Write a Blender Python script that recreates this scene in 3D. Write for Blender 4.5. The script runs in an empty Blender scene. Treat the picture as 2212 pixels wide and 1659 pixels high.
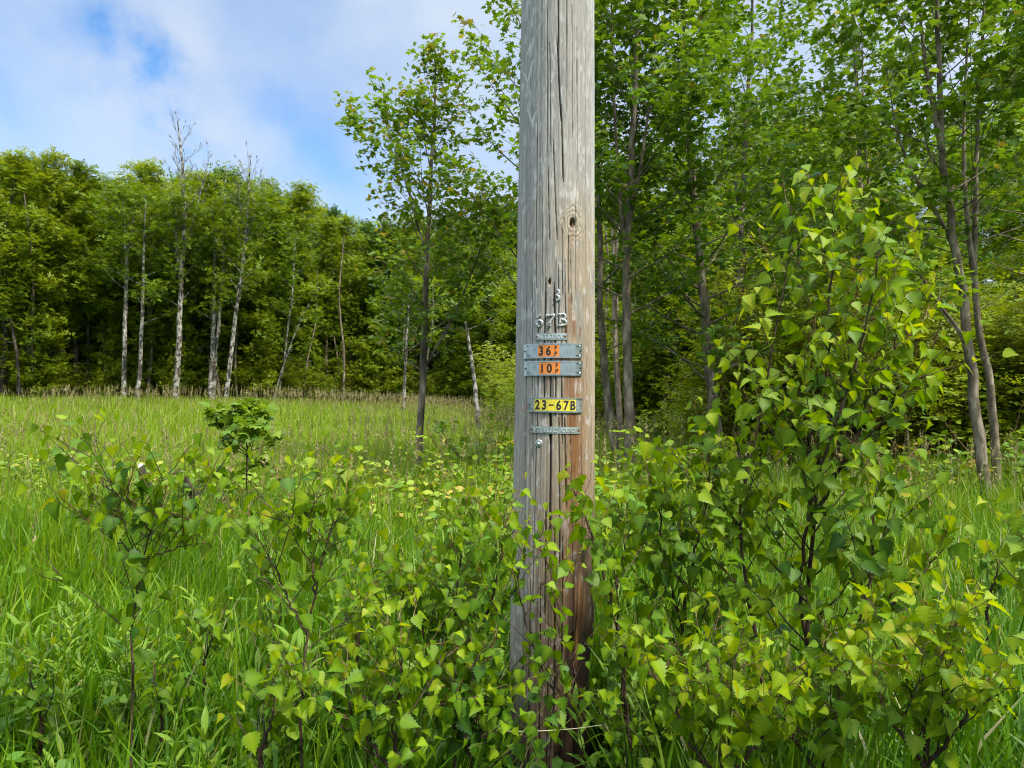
import bpy, math, random
import numpy as np
from mathutils import Vector, Matrix
R = math.radians
PI = math.pi
S = bpy.context.scene
C = S.collection
RNG = np.random.default_rng(11)

# ------------------------------------------------------------------ camera, sky, sun, exposure
EYE = 1.6
PITCH = R(0.766)
cam_d = bpy.data.cameras.new('camera')
cam_d.sensor_width = 36.0
cam_d.lens = 36.0 * 1534 / 2212
cam_d.clip_start = 0.05
cam_d.clip_end = 3000
cam = bpy.data.objects.new('camera', cam_d)
C.objects.link(cam)
cam.location = (0, 0, EYE)
cam.rotation_euler = (PI / 2 + PITCH, 0, 0)
S.camera = cam

SUN_EL, SUN_AZ = R(54), R(128)           # azimuth: clockwise from +Y (the view) towards +X
S.view_settings.view_transform = 'Standard'
S.view_settings.look = 'None'
S.view_settings.exposure = 1.22
S.view_settings.gamma = 1.0
S.cycles.max_bounces = 6
S.cycles.diffuse_bounces = 3
S.cycles.glossy_bounces = 2
S.cycles.transmission_bounces = 4
S.cycles.use_denoising = True
S.cycles.filter_width = 1.1
S.cycles.sample_clamp_indirect = 4.0

def at(x, y, Y):
    """point at depth Y on the ray through pixel (x, y) of a 2212 x 1659 picture"""
    vx, vz = (x - 1106) / 1534.0, (829.5 - y) / 1534.0
    yy = math.cos(PITCH) - vz * math.sin(PITCH)
    zz = math.sin(PITCH) + vz * math.cos(PITCH)
    s = Y / yy
    return (vx * s, Y, EYE + zz * s)

world = bpy.data.worlds.new('World')
S.world = world
world.use_nodes = True
nt = world.node_tree
nt.nodes.clear()
def N(tree, t, **k):
    n = tree.nodes.new(t)
    for a, b in k.items():
        setattr(n, a, b)
    return n
def world_sky():
    L = nt.links.new
    out = N(nt, 'ShaderNodeOutputWorld'); bg = N(nt, 'ShaderNodeBackground')
    bg.inputs['Strength'].default_value = 0.1
    sky = N(nt, 'ShaderNodeTexSky', sky_type='NISHITA', sun_disc=False)
    sky.sun_elevation = SUN_EL; sky.sun_rotation = SUN_AZ
    sky.altitude = 300; sky.air_density = 1.0; sky.dust_density = 1.0; sky.ozone_density = 2.0
    tc = N(nt, 'ShaderNodeTexCoord')
    # warp of the direction, so that the blue holes get ragged edges
    wn = N(nt, 'ShaderNodeTexNoise'); wn.inputs['Scale'].default_value = 4.5; wn.inputs['Detail'].default_value = 7; wn.inputs['Roughness'].default_value = 0.55
    L(tc.outputs['Generated'], wn.inputs['Vector'])
    sub = N(nt, 'ShaderNodeVectorMath', operation='SUBTRACT'); sub.inputs[1].default_value = (.5, .5, .5)
    L(wn.outputs['Color'], sub.inputs[0])
    sc = N(nt, 'ShaderNodeVectorMath', operation='SCALE'); sc.inputs['Scale'].default_value = 0.40
    L(sub.outputs[0], sc.inputs[0])
    ad = N(nt, 'ShaderNodeVectorMath', operation='ADD')
    L(tc.outputs['Generated'], ad.inputs[0]); L(sc.outputs[0], ad.inputs[1])
    acc = None
    holes = [(185, 150, .055, .62), (240, 215, .050, .85), (310, 270, .050, .60), (355, 325, .05, .4), (600, 335, .05, .26), (680, 365, .05, .30), (740, 400, .05, .2), (540, 400, .06, .25), (20, 20, .06, .3), (620, 110, .08, .22), (640, 0, .06, .3), (30, 150, .08, .28), (330, 400, .07, .25), (120, 330, .1, .2)]
    for (x, y, w, a) in holes:
        p = Vector(at(x, y, 1.0)) - Vector((0, 0, EYE)); p.normalize()
        d = N(nt, 'ShaderNodeVectorMath', operation='DISTANCE'); d.inputs[1].default_value = p
        L(ad.outputs[0], d.inputs[0])
        mr = N(nt, 'ShaderNodeMapRange', interpolation_type='SMOOTHERSTEP')
        mr.inputs['From Min'].default_value = 0; mr.inputs['From Max'].default_value = w * 2.5
        mr.inputs['To Min'].default_value = a * .84; mr.inputs['To Max'].default_value = 0
        L(d.outputs['Value'], mr.inputs['Value'])
        if acc is None: acc = mr.outputs[0]
        else:
            m = N(nt, 'ShaderNodeMath', operation='MAXIMUM' if False else 'ADD'); L(acc, m.inputs[0]); L(mr.outputs[0], m.inputs[1]); acc = m.outputs[0]
    n2 = N(nt, 'ShaderNodeTexNoise'); n2.inputs['Scale'].default_value = 2.2; n2.inputs['Detail'].default_value = 6; n2.inputs['Roughness'].default_value = 0.5
    mp = N(nt, 'ShaderNodeMapping'); mp.inputs['Scale'].default_value = (1, 1, 2.2); mp.inputs['Rotation'].default_value = (0, .5, .3)
    L(tc.outputs['Generated'], mp.inputs[0]); L(mp.outputs[0], n2.inputs['Vector'])
    r2 = N(nt, 'ShaderNodeMapRange'); r2.inputs['From Min'].default_value = .38; r2.inputs['From Max'].default_value = .7
    r2.inputs['To Min'].default_value = .0; r2.inputs['To Max'].default_value = .40
    L(n2.outputs['Fac'], r2.inputs['Value'])
    # blue only where the sky is thin: faint overall mottling plus holes
    tot = N(nt, 'ShaderNodeMath', operation='ADD'); L(acc, tot.inputs[0]); L(r2.outputs[0], tot.inputs[1])
    cl = N(nt, 'ShaderNodeMath', operation='SUBTRACT', use_clamp=True); cl.inputs[0].default_value = 1.0
    L(tot.outputs[0], cl.inputs[1])
    # cloud brightness mottling
    cr = N(nt, 'ShaderNodeMix', data_type='RGBA'); cr.inputs['A'].default_value = (2.5, 3.0, 4.0, 1); cr.inputs['B'].default_value = (3.2, 3.65, 4.2, 1)
    n3 = N(nt, 'ShaderNodeTexNoise'); n3.inputs['Scale'].default_value = 3.5; n3.inputs['Detail'].default_value = 4
    L(tc.outputs['Generated'], n3.inputs['Vector'])
    r3 = N(nt, 'ShaderNodeMapRange'); r3.inputs['From Min'].default_value = .3; r3.inputs['From Max'].default_value = .62
    L(n3.outputs['Fac'], r3.inputs['Value']); L(r3.outputs[0], cr.inputs['Factor'])
    mx = N(nt, 'ShaderNodeMix', data_type='RGBA')
    gn = N(nt, 'ShaderNodeMix', data_type='RGBA', blend_type='MULTIPLY'); gn.inputs['Factor'].default_value = 1; gn.inputs['B'].default_value = (.68, .95, 1.12, 1)
    L(sky.outputs[0], gn.inputs['A'])
    L(cl.outputs[0], mx.inputs['Factor']); L(gn.outputs['Result'], mx.inputs['A'])
    # cloud overhead, out of view, is boosted as added fill light
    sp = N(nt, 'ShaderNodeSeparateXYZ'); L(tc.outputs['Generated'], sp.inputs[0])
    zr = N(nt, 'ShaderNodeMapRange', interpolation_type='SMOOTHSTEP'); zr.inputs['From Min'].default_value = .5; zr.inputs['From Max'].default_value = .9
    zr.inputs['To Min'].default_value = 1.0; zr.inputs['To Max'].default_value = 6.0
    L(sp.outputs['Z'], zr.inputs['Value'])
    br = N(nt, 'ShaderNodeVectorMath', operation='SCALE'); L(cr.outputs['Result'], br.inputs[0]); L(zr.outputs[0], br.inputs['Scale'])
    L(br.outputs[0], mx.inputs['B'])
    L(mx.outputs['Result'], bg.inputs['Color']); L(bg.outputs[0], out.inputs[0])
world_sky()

sun_d = bpy.data.lights.new('sun', 'SUN')
sun_d.energy = 3.1
sun_d.angle = R(7.0)
sun_d.color = (1.0, 0.95, 0.86)
sun = bpy.data.objects.new('sun', sun_d)
C.objects.link(sun)
sdir = Vector((math.sin(SUN_AZ) * math.cos(SUN_EL), math.cos(SUN_AZ) * math.cos(SUN_EL), math.sin(SUN_EL)))
sun.rotation_euler = sdir.to_track_quat('Z', 'Y').to_euler()

# ------------------------------------------------------------------ mesh helpers
def mesh_np(name, V, loops, totals, mat=None, attrs=None, smooth=True, matidx=None, mats=None):
    V = np.asarray(V, dtype=np.float32); loops = np.asarray(loops, dtype=np.int32); totals = np.asarray(totals, dtype=np.int32)
    me = bpy.data.meshes.new(name)
    me.vertices.add(len(V)); me.vertices.foreach_set('co', V.ravel())
    me.loops.add(len(loops)); me.loops.foreach_set('vertex_index', loops)
    starts = np.zeros(len(totals), dtype=np.int32); starts[1:] = np.cumsum(totals)[:-1]
    me.polygons.add(len(totals)); me.polygons.foreach_set('loop_start', starts); me.polygons.foreach_set('loop_total', totals)
    me.polygons.foreach_set('use_smooth', np.full(len(totals), smooth, dtype=bool))
    if mats:
        for m in mats: me.materials.append(m)
        if matidx is not None: me.polygons.foreach_set('material_index', np.asarray(matidx, dtype=np.int32))
    elif mat: me.materials.append(mat)
    for k, a in (attrs or {}).items():
        a = np.asarray(a, dtype=np.float32)
        if a.ndim == 1:
            at_ = me.attributes.new(k, 'FLOAT', 'POINT'); at_.data.foreach_set('value', a)
        else:
            if a.shape[1] == 3: a = np.concatenate([a, np.ones((len(a), 1), np.float32)], 1)
            at_ = me.attributes.new(k, 'FLOAT_COLOR', 'POINT'); at_.data.foreach_set('color', a.ravel())
    me.update(calc_edges=True)
    return me

def obj(name, data, parent=None, loc=None):
    o = bpy.data.objects.new(name, data)
    C.objects.link(o)
    if parent is not None: o.parent = parent
    if loc is not None: o.location = loc
    return o

def tag(o, label=None, cat=None, group=None, kind=None):
    if label: o['label'] = label
    if cat: o['category'] = cat
    if group: o['group'] = group
    if kind: o['kind'] = kind
    return o

def thing(name, label, cat, loc=(0, 0, 0), group=None, rz=0):
    o = bpy.data.objects.new(name, None); C.objects.link(o)
    o.empty_display_size = .2
    o.location = loc; o.rotation_euler = (0, 0, rz)
    return tag(o, label, cat, group)

def copy_tree(o, loc, rz=0.0, scale=1.0, label=None):
    c = o.copy(); C.objects.link(c)
    c.location = loc; c.rotation_euler = (0, 0, rz); c.scale = (scale, scale, scale) if np.isscalar(scale) else scale
    if label: c['label'] = label
    for ch in list(o.children):
        d = ch.copy(); C.objects.link(d); d.parent = c
        for g in list(ch.children):
            e = g.copy(); C.objects.link(e); e.parent = d
    return c

class Tubes:
    """collects tapering tubes, builds one mesh"""
    def __init__(s): s.V = []; s.F = []; s.n = 0
    def add(s, pts, rad, sides=6):
        P = np.asarray(pts, float); r = np.asarray(rad, float)
        T = np.gradient(P, axis=0); T /= np.linalg.norm(T, axis=1)[:, None] + 1e-9
        ref = np.array([1., 0, 0]) if abs(T[:, 0]).mean() < .7 else np.array([0, 1., 0])
        A = np.cross(T, ref); A /= np.linalg.norm(A, axis=1)[:, None] + 1e-9
        B = np.cross(T, A)
        a = np.arange(sides) * 2 * PI / sides
        ring = P[:, None, :] + r[:, None, None] * (np.cos(a)[None, :, None] * A[:, None, :] + np.sin(a)[None, :, None] * B[:, None, :])
        n = len(P)
        i = np.arange(n - 1)[:, None] * sides; j = np.arange(sides)[None, :]; j2 = (j + 1) % sides
        q = np.stack([i + j, i + j2, i + sides + j2, i + sides + j], -1).reshape(-1, 4) + s.n
        s.V.append(ring.reshape(-1, 3)); s.F.append(q); s.n += n * sides
    def mesh(s, name, mat):
        V = np.concatenate(s.V); F = np.concatenate(s.F)
        return mesh_np(name, V, F.ravel(), np.full(len(F), 4), mat)

def smooth_path(pts, n):
    """Catmull-Rom through the control points"""
    P = np.asarray(pts, float)
    P = np.vstack([2 * P[0] - P[1], P, 2 * P[-1] - P[-2]])
    out = []
    m = len(P) - 3
    for u in np.linspace(0, m - 1e-6, n):
        k = int(u); t = u - k
        a, b, c, d = P[k], P[k + 1], P[k + 2], P[k + 3]
        out.append(.5 * ((2 * b) + (c - a) * t + (2 * a - 5 * b + 4 * c - d) * t * t + (3 * b - a - 3 * c + d) * t ** 3))
    return np.array(out)

# leaf templates: (verts k x 3 with +y to the tip, +z the upper side; list of faces)
def tmpl_simple():
    V = [(0, 0, 0), (.36, .3, -.05), (.3, .68, -.06), (0, 1, -.14), (-.3, .68, -.06), (-.36, .3, -.05)]
    return np.array(V), [(0, 1, 2, 3), (0, 3, 4, 5)]
def tmpl_spray():
    # a few leaves lying in one horizontal spray, seen from afar as one ragged tuft
    V = []; F = []
    for (cx, cy, a, s) in ((0, .15, 0, .55), (.18, .0, -.9, .5), (-.18, .05, .9, .5), (.05, .5, -.25, .5), (-.22, .42, .55, .42)):
        ca, sa = math.cos(a), math.sin(a); b = len(V)
        for (x, y, z) in ((0, 0, 0), (.33, .45, -.02), (0, 1, -.12), (-.33, .45, -.02)):
            V.append((cx + s * (ca * x - sa * y), cy + s * (sa * x + ca * y), s * z + .02 * len(F)))
        F.append((b, b + 1, b + 2, b + 3))
    return np.array(V), F
def tmpl_maple():
    half = [(0, 0, 0), (.20, -.02, -.02), (.46, .10, -.10), (.31, .24, -.03), (.60, .58, -.14), (.34, .53, -.04), (.22, .62, -.02), (.17, .80, -.05)]
    V = [(0, .32, .03)] + half + [(0, 1.06, -.16)] + [(-x, y, z) for (x, y, z) in half[:0:-1]]
    n = len(V) - 1
    F = [(0, 1 + i, 1 + (i + 1) % n) for i in range(n)]
    return np.array(V), F
def tmpl_birch(st=15):
    V = []; F = []
    for i in range(st):
        t = i / (st - 1)
        w = .44 * (math.sin(PI * min(1, (t * 1.02) ** .52)) ** .85 if t < 1 else 0)
        w = float(np.interp(t, [0, .06, .15, .28, .42, .56, .70, .82, .92, 1], [.03, .27, .38, .40, .345, .25, .15, .075, .03, 0]))
        if 0 < i < st - 1: w *= (1.11 if i % 2 else .87)
        if t > .82: w = max(w, .03 * (1 - t) / .18)
        dr = -.22 * t * t
        off = .035 if i % 2 else .0
        pl = .011 * (1 if i % 2 else -1)
        if i == 0: w, off = .02, 0
        V += [(-w, t + off - .05 * (1 if 0 < i < 3 else 0), dr + w * .22 + pl), (0, t, dr), (w, t + off - .05 * (1 if 0 < i < 3 else 0), dr + w * .34 + pl)]
    for i in range(st - 1):
        a = 3 * i
        F += [(a, a + 1, a + 4, a + 3), (a + 1, a + 2, a + 5, a + 4)]
    return np.array(V), F
def tmpl_lance():
    V = []; F = []
    st = 6
    for i in range(st):
        t = i / (st - 1); w = .125 * math.sin(PI * min(1, .08 + t * .92)) ** .8
        if i == st - 1: w = .004
        dr = -.32 * t * t
        V += [(-w, t, dr + w * .5), (0, t, dr), (w, t, dr + w * .5)]
    for i in range(st - 1):
        a = 3 * i
        F += [(a, a + 1, a + 4, a + 3), (a + 1, a + 2, a + 5, a + 4)]
    return np.array(V), F
T_SIMPLE, T_SPRAY, T_MAPLE, T_BIRCH, T_LANCE = tmpl_simple(), tmpl_spray(), tmpl_maple(), tmpl_birch(), tmpl_lance()

def unit(a): return a / (np.linalg.norm(a, axis=-1, keepdims=True) + 1e-9)

def leaf_mesh(name, tmpl, pos, dirs, nrm, size, tint, mat, curl=None, rib=None):
    TV, TF = tmpl
    pos = np.asarray(pos, float); n = len(pos)
    d = unit(np.asarray(dirs, float)); nr = np.asarray(nrm, float)
    x = unit(np.cross(d, nr)); z = np.cross(x, d)
    size = np.broadcast_to(np.asarray(size, float), (n,))
    z_amp = np.ones(n) if curl is None else curl
    V = pos[:, None, :] + size[:, None, None] * (TV[None, :, 0:1] * x[:, None, :] + TV[None, :, 1:2] * d[:, None, :] + (TV[None, :, 2:3] * z_amp[:, None, None]) * z[:, None, :])
    k = len(TV)
    base = np.concatenate([np.array(f) for f in TF]); tot = np.array([len(f) for f in TF])
    loops = (base[None, :] + (np.arange(n) * k)[:, None]).ravel()
    totals = np.tile(tot, n)
    t = np.repeat(np.asarray(tint, float), k)
    if rib is not None: t = np.clip(t + np.tile(rib, n), 0, 1)
    return mesh_np(name, V.reshape(-1, 3), loops, totals, mat, {'tint': t})

# ------------------------------------------------------------------ materials
def new_mat(name):
    m = bpy.data.materials.new(name); m.use_nodes = True
    t = m.node_tree; b = t.nodes['Principled BSDF']
    return m, t, b
def ramp(t, stops, fac):
    r = N(t, 'ShaderNodeValToRGB')
    e = r.color_ramp.elements
    while len(e) < len(stops): e.new(.5)
    for i, (p, c) in enumerate(stops): e[i].position = p; e[i].color = (*c, 1)
    if fac is not None: t.links.new(fac, r.inputs[0])
    return r
def leaf_mat(name, stops, trans=.35, rough=.5, spec=.22, tcol=(1.25, 1.15, .5), jitter=.12):
    m, t, b = new_mat(name)
    a = N(t, 'ShaderNodeAttribute', attribute_name='tint')
    oi = N(t, 'ShaderNodeObjectInfo')
    ma = N(t, 'ShaderNodeMath', operation='MULTIPLY_ADD'); t.links.new(oi.outputs['Random'], ma.inputs[0]); ma.inputs[1].default_value = jitter * 2
    t.links.new(a.outputs['Fac'], ma.inputs[2])
    sb = N(t, 'ShaderNodeMath', operation='SUBTRACT'); t.links.new(ma.outputs[0], sb.inputs[0]); sb.inputs[1].default_value = jitter
    r = ramp(t, stops, sb.outputs[0])
    t.links.new(r.outputs[0], b.inputs['Base Color'])
    b.inputs['Roughness'].default_value = rough
    b.inputs['Specular IOR Level'].default_value = spec
    tr = N(t, 'ShaderNodeBsdfTranslucent')
    mm = N(t, 'ShaderNodeMix', data_type='RGBA', blend_type='MULTIPLY'); mm.inputs['Factor'].default_value = 1
    t.links.new(r.outputs[0], mm.inputs['A']); mm.inputs['B'].default_value = (tcol[0], tcol[1], tcol[2], 1)
    t.links.new(mm.outputs['Result'], tr.inputs['Color'])
    mx = N(t, 'ShaderNodeMixShader'); mx.inputs[0].default_value = trans
    t.links.new(b.outputs[0], mx.inputs[1]); t.links.new(tr.outputs[0], mx.inputs[2])
    t.links.new(mx.outputs[0], t.nodes['Material Output'].inputs['Surface'])
    return m
def bark_mat(name, c1, c2, c3, scale=6, zs=.25, thr=(.42, .6), bump=.4):
    m, t, b = new_mat(name)
    tc = N(t, 'ShaderNodeTexCoord'); mp = N(t, 'ShaderNodeMapping'); mp.inputs['Scale'].default_value = (1, 1, zs)
    t.links.new(tc.outputs['Object'], mp.inputs[0])
    n = N(t, 'ShaderNodeTexNoise'); n.inputs['Scale'].default_value = scale; n.inputs['Detail'].default_value = 6; n.inputs['Roughness'].default_value = .65
    t.links.new(mp.outputs[0], n.inputs['Vector'])
    r = ramp(t, [(thr[0], c1), ((thr[0] + thr[1]) / 2, c2), (thr[1], c3)], n.outputs['Fac'])
    t.links.new(r.outputs[0], b.inputs['Base Color'])
    b.inputs['Roughness'].default_value = .85; b.inputs['Specular IOR Level'].default_value = .2
    n2 = N(t, 'ShaderNodeTexNoise'); n2.inputs['Scale'].default_value = scale * 5; n2.inputs['Detail'].default_value = 4
    t.links.new(mp.outputs[0], n2.inputs['Vector'])
    bp = N(t, 'ShaderNodeBump'); bp.inputs['Strength'].default_value = bump; bp.inputs['Distance'].default_value = .02
    t.links.new(n2.outputs['Fac'], bp.inputs['Height']); t.links.new(bp.outputs[0], b.inputs['Normal'])
    return m

M = {}
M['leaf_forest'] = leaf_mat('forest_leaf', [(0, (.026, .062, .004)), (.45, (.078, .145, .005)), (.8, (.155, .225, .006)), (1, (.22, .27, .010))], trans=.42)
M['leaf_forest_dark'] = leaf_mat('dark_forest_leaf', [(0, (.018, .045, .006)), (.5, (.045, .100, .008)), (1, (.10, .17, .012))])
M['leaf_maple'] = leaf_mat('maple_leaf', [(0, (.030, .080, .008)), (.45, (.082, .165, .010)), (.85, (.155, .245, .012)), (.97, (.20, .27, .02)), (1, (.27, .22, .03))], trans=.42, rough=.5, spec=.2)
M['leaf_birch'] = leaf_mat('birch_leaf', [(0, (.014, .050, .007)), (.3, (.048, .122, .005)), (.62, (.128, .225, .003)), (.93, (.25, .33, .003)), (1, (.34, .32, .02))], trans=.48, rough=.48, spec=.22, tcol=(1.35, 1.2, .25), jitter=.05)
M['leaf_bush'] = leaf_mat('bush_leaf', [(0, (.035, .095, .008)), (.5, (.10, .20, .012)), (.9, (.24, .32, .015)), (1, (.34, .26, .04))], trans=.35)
M['grass'] = leaf_mat('grass_blade', [(0, (.026, .085, .004)), (.4, (.078, .178, .004)), (.75, (.19, .285, .006)), (.96, (.26, .30, .03)), (1, (.36, .32, .15))], trans=.38, rough=.45, spec=.25, tcol=(1.2, 1.15, .3), jitter=0)
M['seed'] = leaf_mat('grass_seed', [(0, (.14, .13, .04)), (.5, (.28, .23, .09)), (1, (.42, .36, .18))], trans=.2, rough=.7, spec=.2, tcol=(1, 1, .8), jitter=0)
M['weed'] = leaf_mat('weed_leaf', [(0, (.030, .085, .006)), (.6, (.075, .165, .008)), (1, (.16, .25, .014))], trans=.35, jitter=.1)
M['bark_pale'] = bark_mat('pale_bark', (.035, .030, .020), (.17, .155, .12), (.38, .36, .30), scale=7, zs=.6, thr=(.43, .60))
M['bark_grey'] = bark_mat('grey_bark', (.045, .038, .028), (.14, .108, .070), (.33, .275, .19), scale=9, zs=.35, thr=(.35, .68))
M['bark_dark'] = bark_mat('dark_bark', (.018, .014, .010), (.05, .04, .03), (.11, .09, .07), scale=6, zs=.3)
M['stem_birch'] = bark_mat('sapling_bark', (.030, .018, .012), (.055, .032, .020), (.10, .065, .045), scale=20, zs=.5)
M['twig'] = bark_mat('twig', (.10, .055, .025), (.15, .09, .035), (.18, .13, .05), scale=20, zs=.6)
M['twig_green'] = bark_mat('green_stem', (.07, .10, .02), (.10, .13, .03), (.13, .12, .04), scale=20, zs=.6)

# ------------------------------------------------------------------ ground
def height(x, y):
    x = np.asarray(x, float); y = np.asarray(y, float)
    s = lambda a: np.clip(a, 0, 1) ** 2 * (3 - 2 * np.clip(a, 0, 1))
    h = .92 * s((y - 12) / 26) * s((6 - x) / 26)
    h += .05 * np.sin(x * .9 + 1) * np.cos(y * .7) * s((y - 3) / 4) + .03 * np.sin(x * 2.3 + y * 1.7) * s((y - 3) / 4)
    return h
def is_forest(x, y):
    """True where the wood stands instead of the meadow"""
    x = np.asarray(x, float); y = np.asarray(y, float)
    edge = np.interp(x, [-80, -30, -16, -6, 3, 5.5, 9, 14, 40], [35, 36.5, 40, 46, 44, 27, 19, 15, 12])
    return y > edge
def build_ground():
    xs = np.concatenate([np.linspace(-900, -60, 15)[:-1], np.linspace(-60, 60, 161), np.linspace(60, 900, 15)[1:]])
    ys = np.concatenate([np.linspace(-300, -8, 8)[:-1], np.linspace(-8, 80, 121), np.linspace(80, 1500, 18)[1:]])
    X, Y = np.meshgrid(xs, ys); Z = height(X, Y)
    V = np.stack([X, Y, Z], -1).reshape(-1, 3)
    nx, ny = len(xs), len(ys)
    i = np.arange(ny - 1)[:, None] * nx + np.arange(nx - 1)[None, :]
    F = np.stack([i, i + 1, i + nx + 1, i + nx], -1).reshape(-1, 4)
    m, t, b = new_mat('ground_soil')
    n = N(t, 'ShaderNodeTexNoise'); n.inputs['Scale'].default_value = 3; n.inputs['Detail'].default_value = 8
    g = N(t, 'ShaderNodeNewGeometry'); t.links.new(g.outputs['Position'], n.inputs['Vector'])
    a = N(t, 'ShaderNodeAttribute', attribute_name='wood')
    r1 = ramp(t, [(.35, (.020, .040, .008)), (.55, (.035, .075, .012)), (.7, (.07, .08, .025))], n.outputs['Fac'])
    r2 = ramp(t, [(.35, (.018, .020, .008)), (.55, (.045, .035, .018)), (.7, (.06, .075, .02))], n.outputs['Fac'])
    mx = N(t, 'ShaderNodeMix', data_type='RGBA'); t.links.new(a.outputs['Fac'], mx.inputs['Factor'])
    t.links.new(r1.outputs[0], mx.inputs['A']); t.links.new(r2.outputs[0], mx.inputs['B']); t.links.new(mx.outputs['Result'], b.inputs['Base Color'])
    b.inputs['Roughness'].default_value = .95
    me = mesh_np('ground', V, F.ravel(), np.full(len(F), 4), m, {'wood': is_forest(V[:, 0], V[:, 1]).astype(float)})
    tag(obj('ground', me), 'ground under the meadow grass and the wood', None, None, 'structure')
build_ground()

# ------------------------------------------------------------------ utility pole
POLE_Y = 2.6
def noise2(u, v, seed, per_u=None):
    """value noise, vectorised"""
    rs = np.random.default_rng(seed); G = rs.random((256, 256))
    iu = np.floor(u).astype(int); iv = np.floor(v).astype(int); fu = u - iu; fv = v - iv
    fu = fu * fu * (3 - 2 * fu); fv = fv * fv * (3 - 2 * fv)
    g = lambda a, b: G[a % 256, b % 256]
    return (g(iu, iv) * (1 - fu) + g(iu + 1, iv) * fu) * (1 - fv) + (g(iu, iv + 1) * (1 - fu) + g(iu + 1, iv + 1) * fu) * fv
def fbm(u, v, seed, o=4):
    s = 0; a = .5; tot = 0
    for k in range(o):
        s = s + a * noise2(u * 2 ** k + 17 * k, v * 2 ** k + 31 * k, seed + k); tot += a; a *= .55
    return s / tot
def pole_r(z): return np.interp(z, [0, .23, 1.6, 3.04, 9.6], [.162, .1565, .1455, .1335, .105])
def pole_c(z): return np.interp(z, [0, .23, 1.6, 3.04, 9.6], [.137, .1407, .1565, .1686, .22])
FACE = math.atan2(.155, 2.6)            # the pole's camera side, a little left of -Y
def pole_pt(phi, z, off=0.0):
    """phi: angle round the pole from the side that faces the path, positive to the right"""
    a = phi - FACE
    r = pole_r(z) + off
    return np.stack([pole_c(z) + r * np.sin(a), POLE_Y - r * np.cos(a), z + 0 * a], -1)
def pix_u(x, y):
    """picture pixel -> (phi, z) on the pole's face"""
    z = EYE + .02
    for _ in range(8):
        r = float(pole_r(z)); D = math.hypot(POLE_Y, float(pole_c(z)))
        # angle off the pole axis as seen from the eye
        a = math.atan((x - 1106) / 1534) - math.atan2(float(pole_c(z)), POLE_Y)
        q = max(-.999, min(.999, D * math.sin(a) / r))
        phi = math.asin(q) - a
        dist_y = POLE_Y - r * math.cos(phi)
        z = at(x, y, dist_y)[2]
    return phi, z
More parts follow.
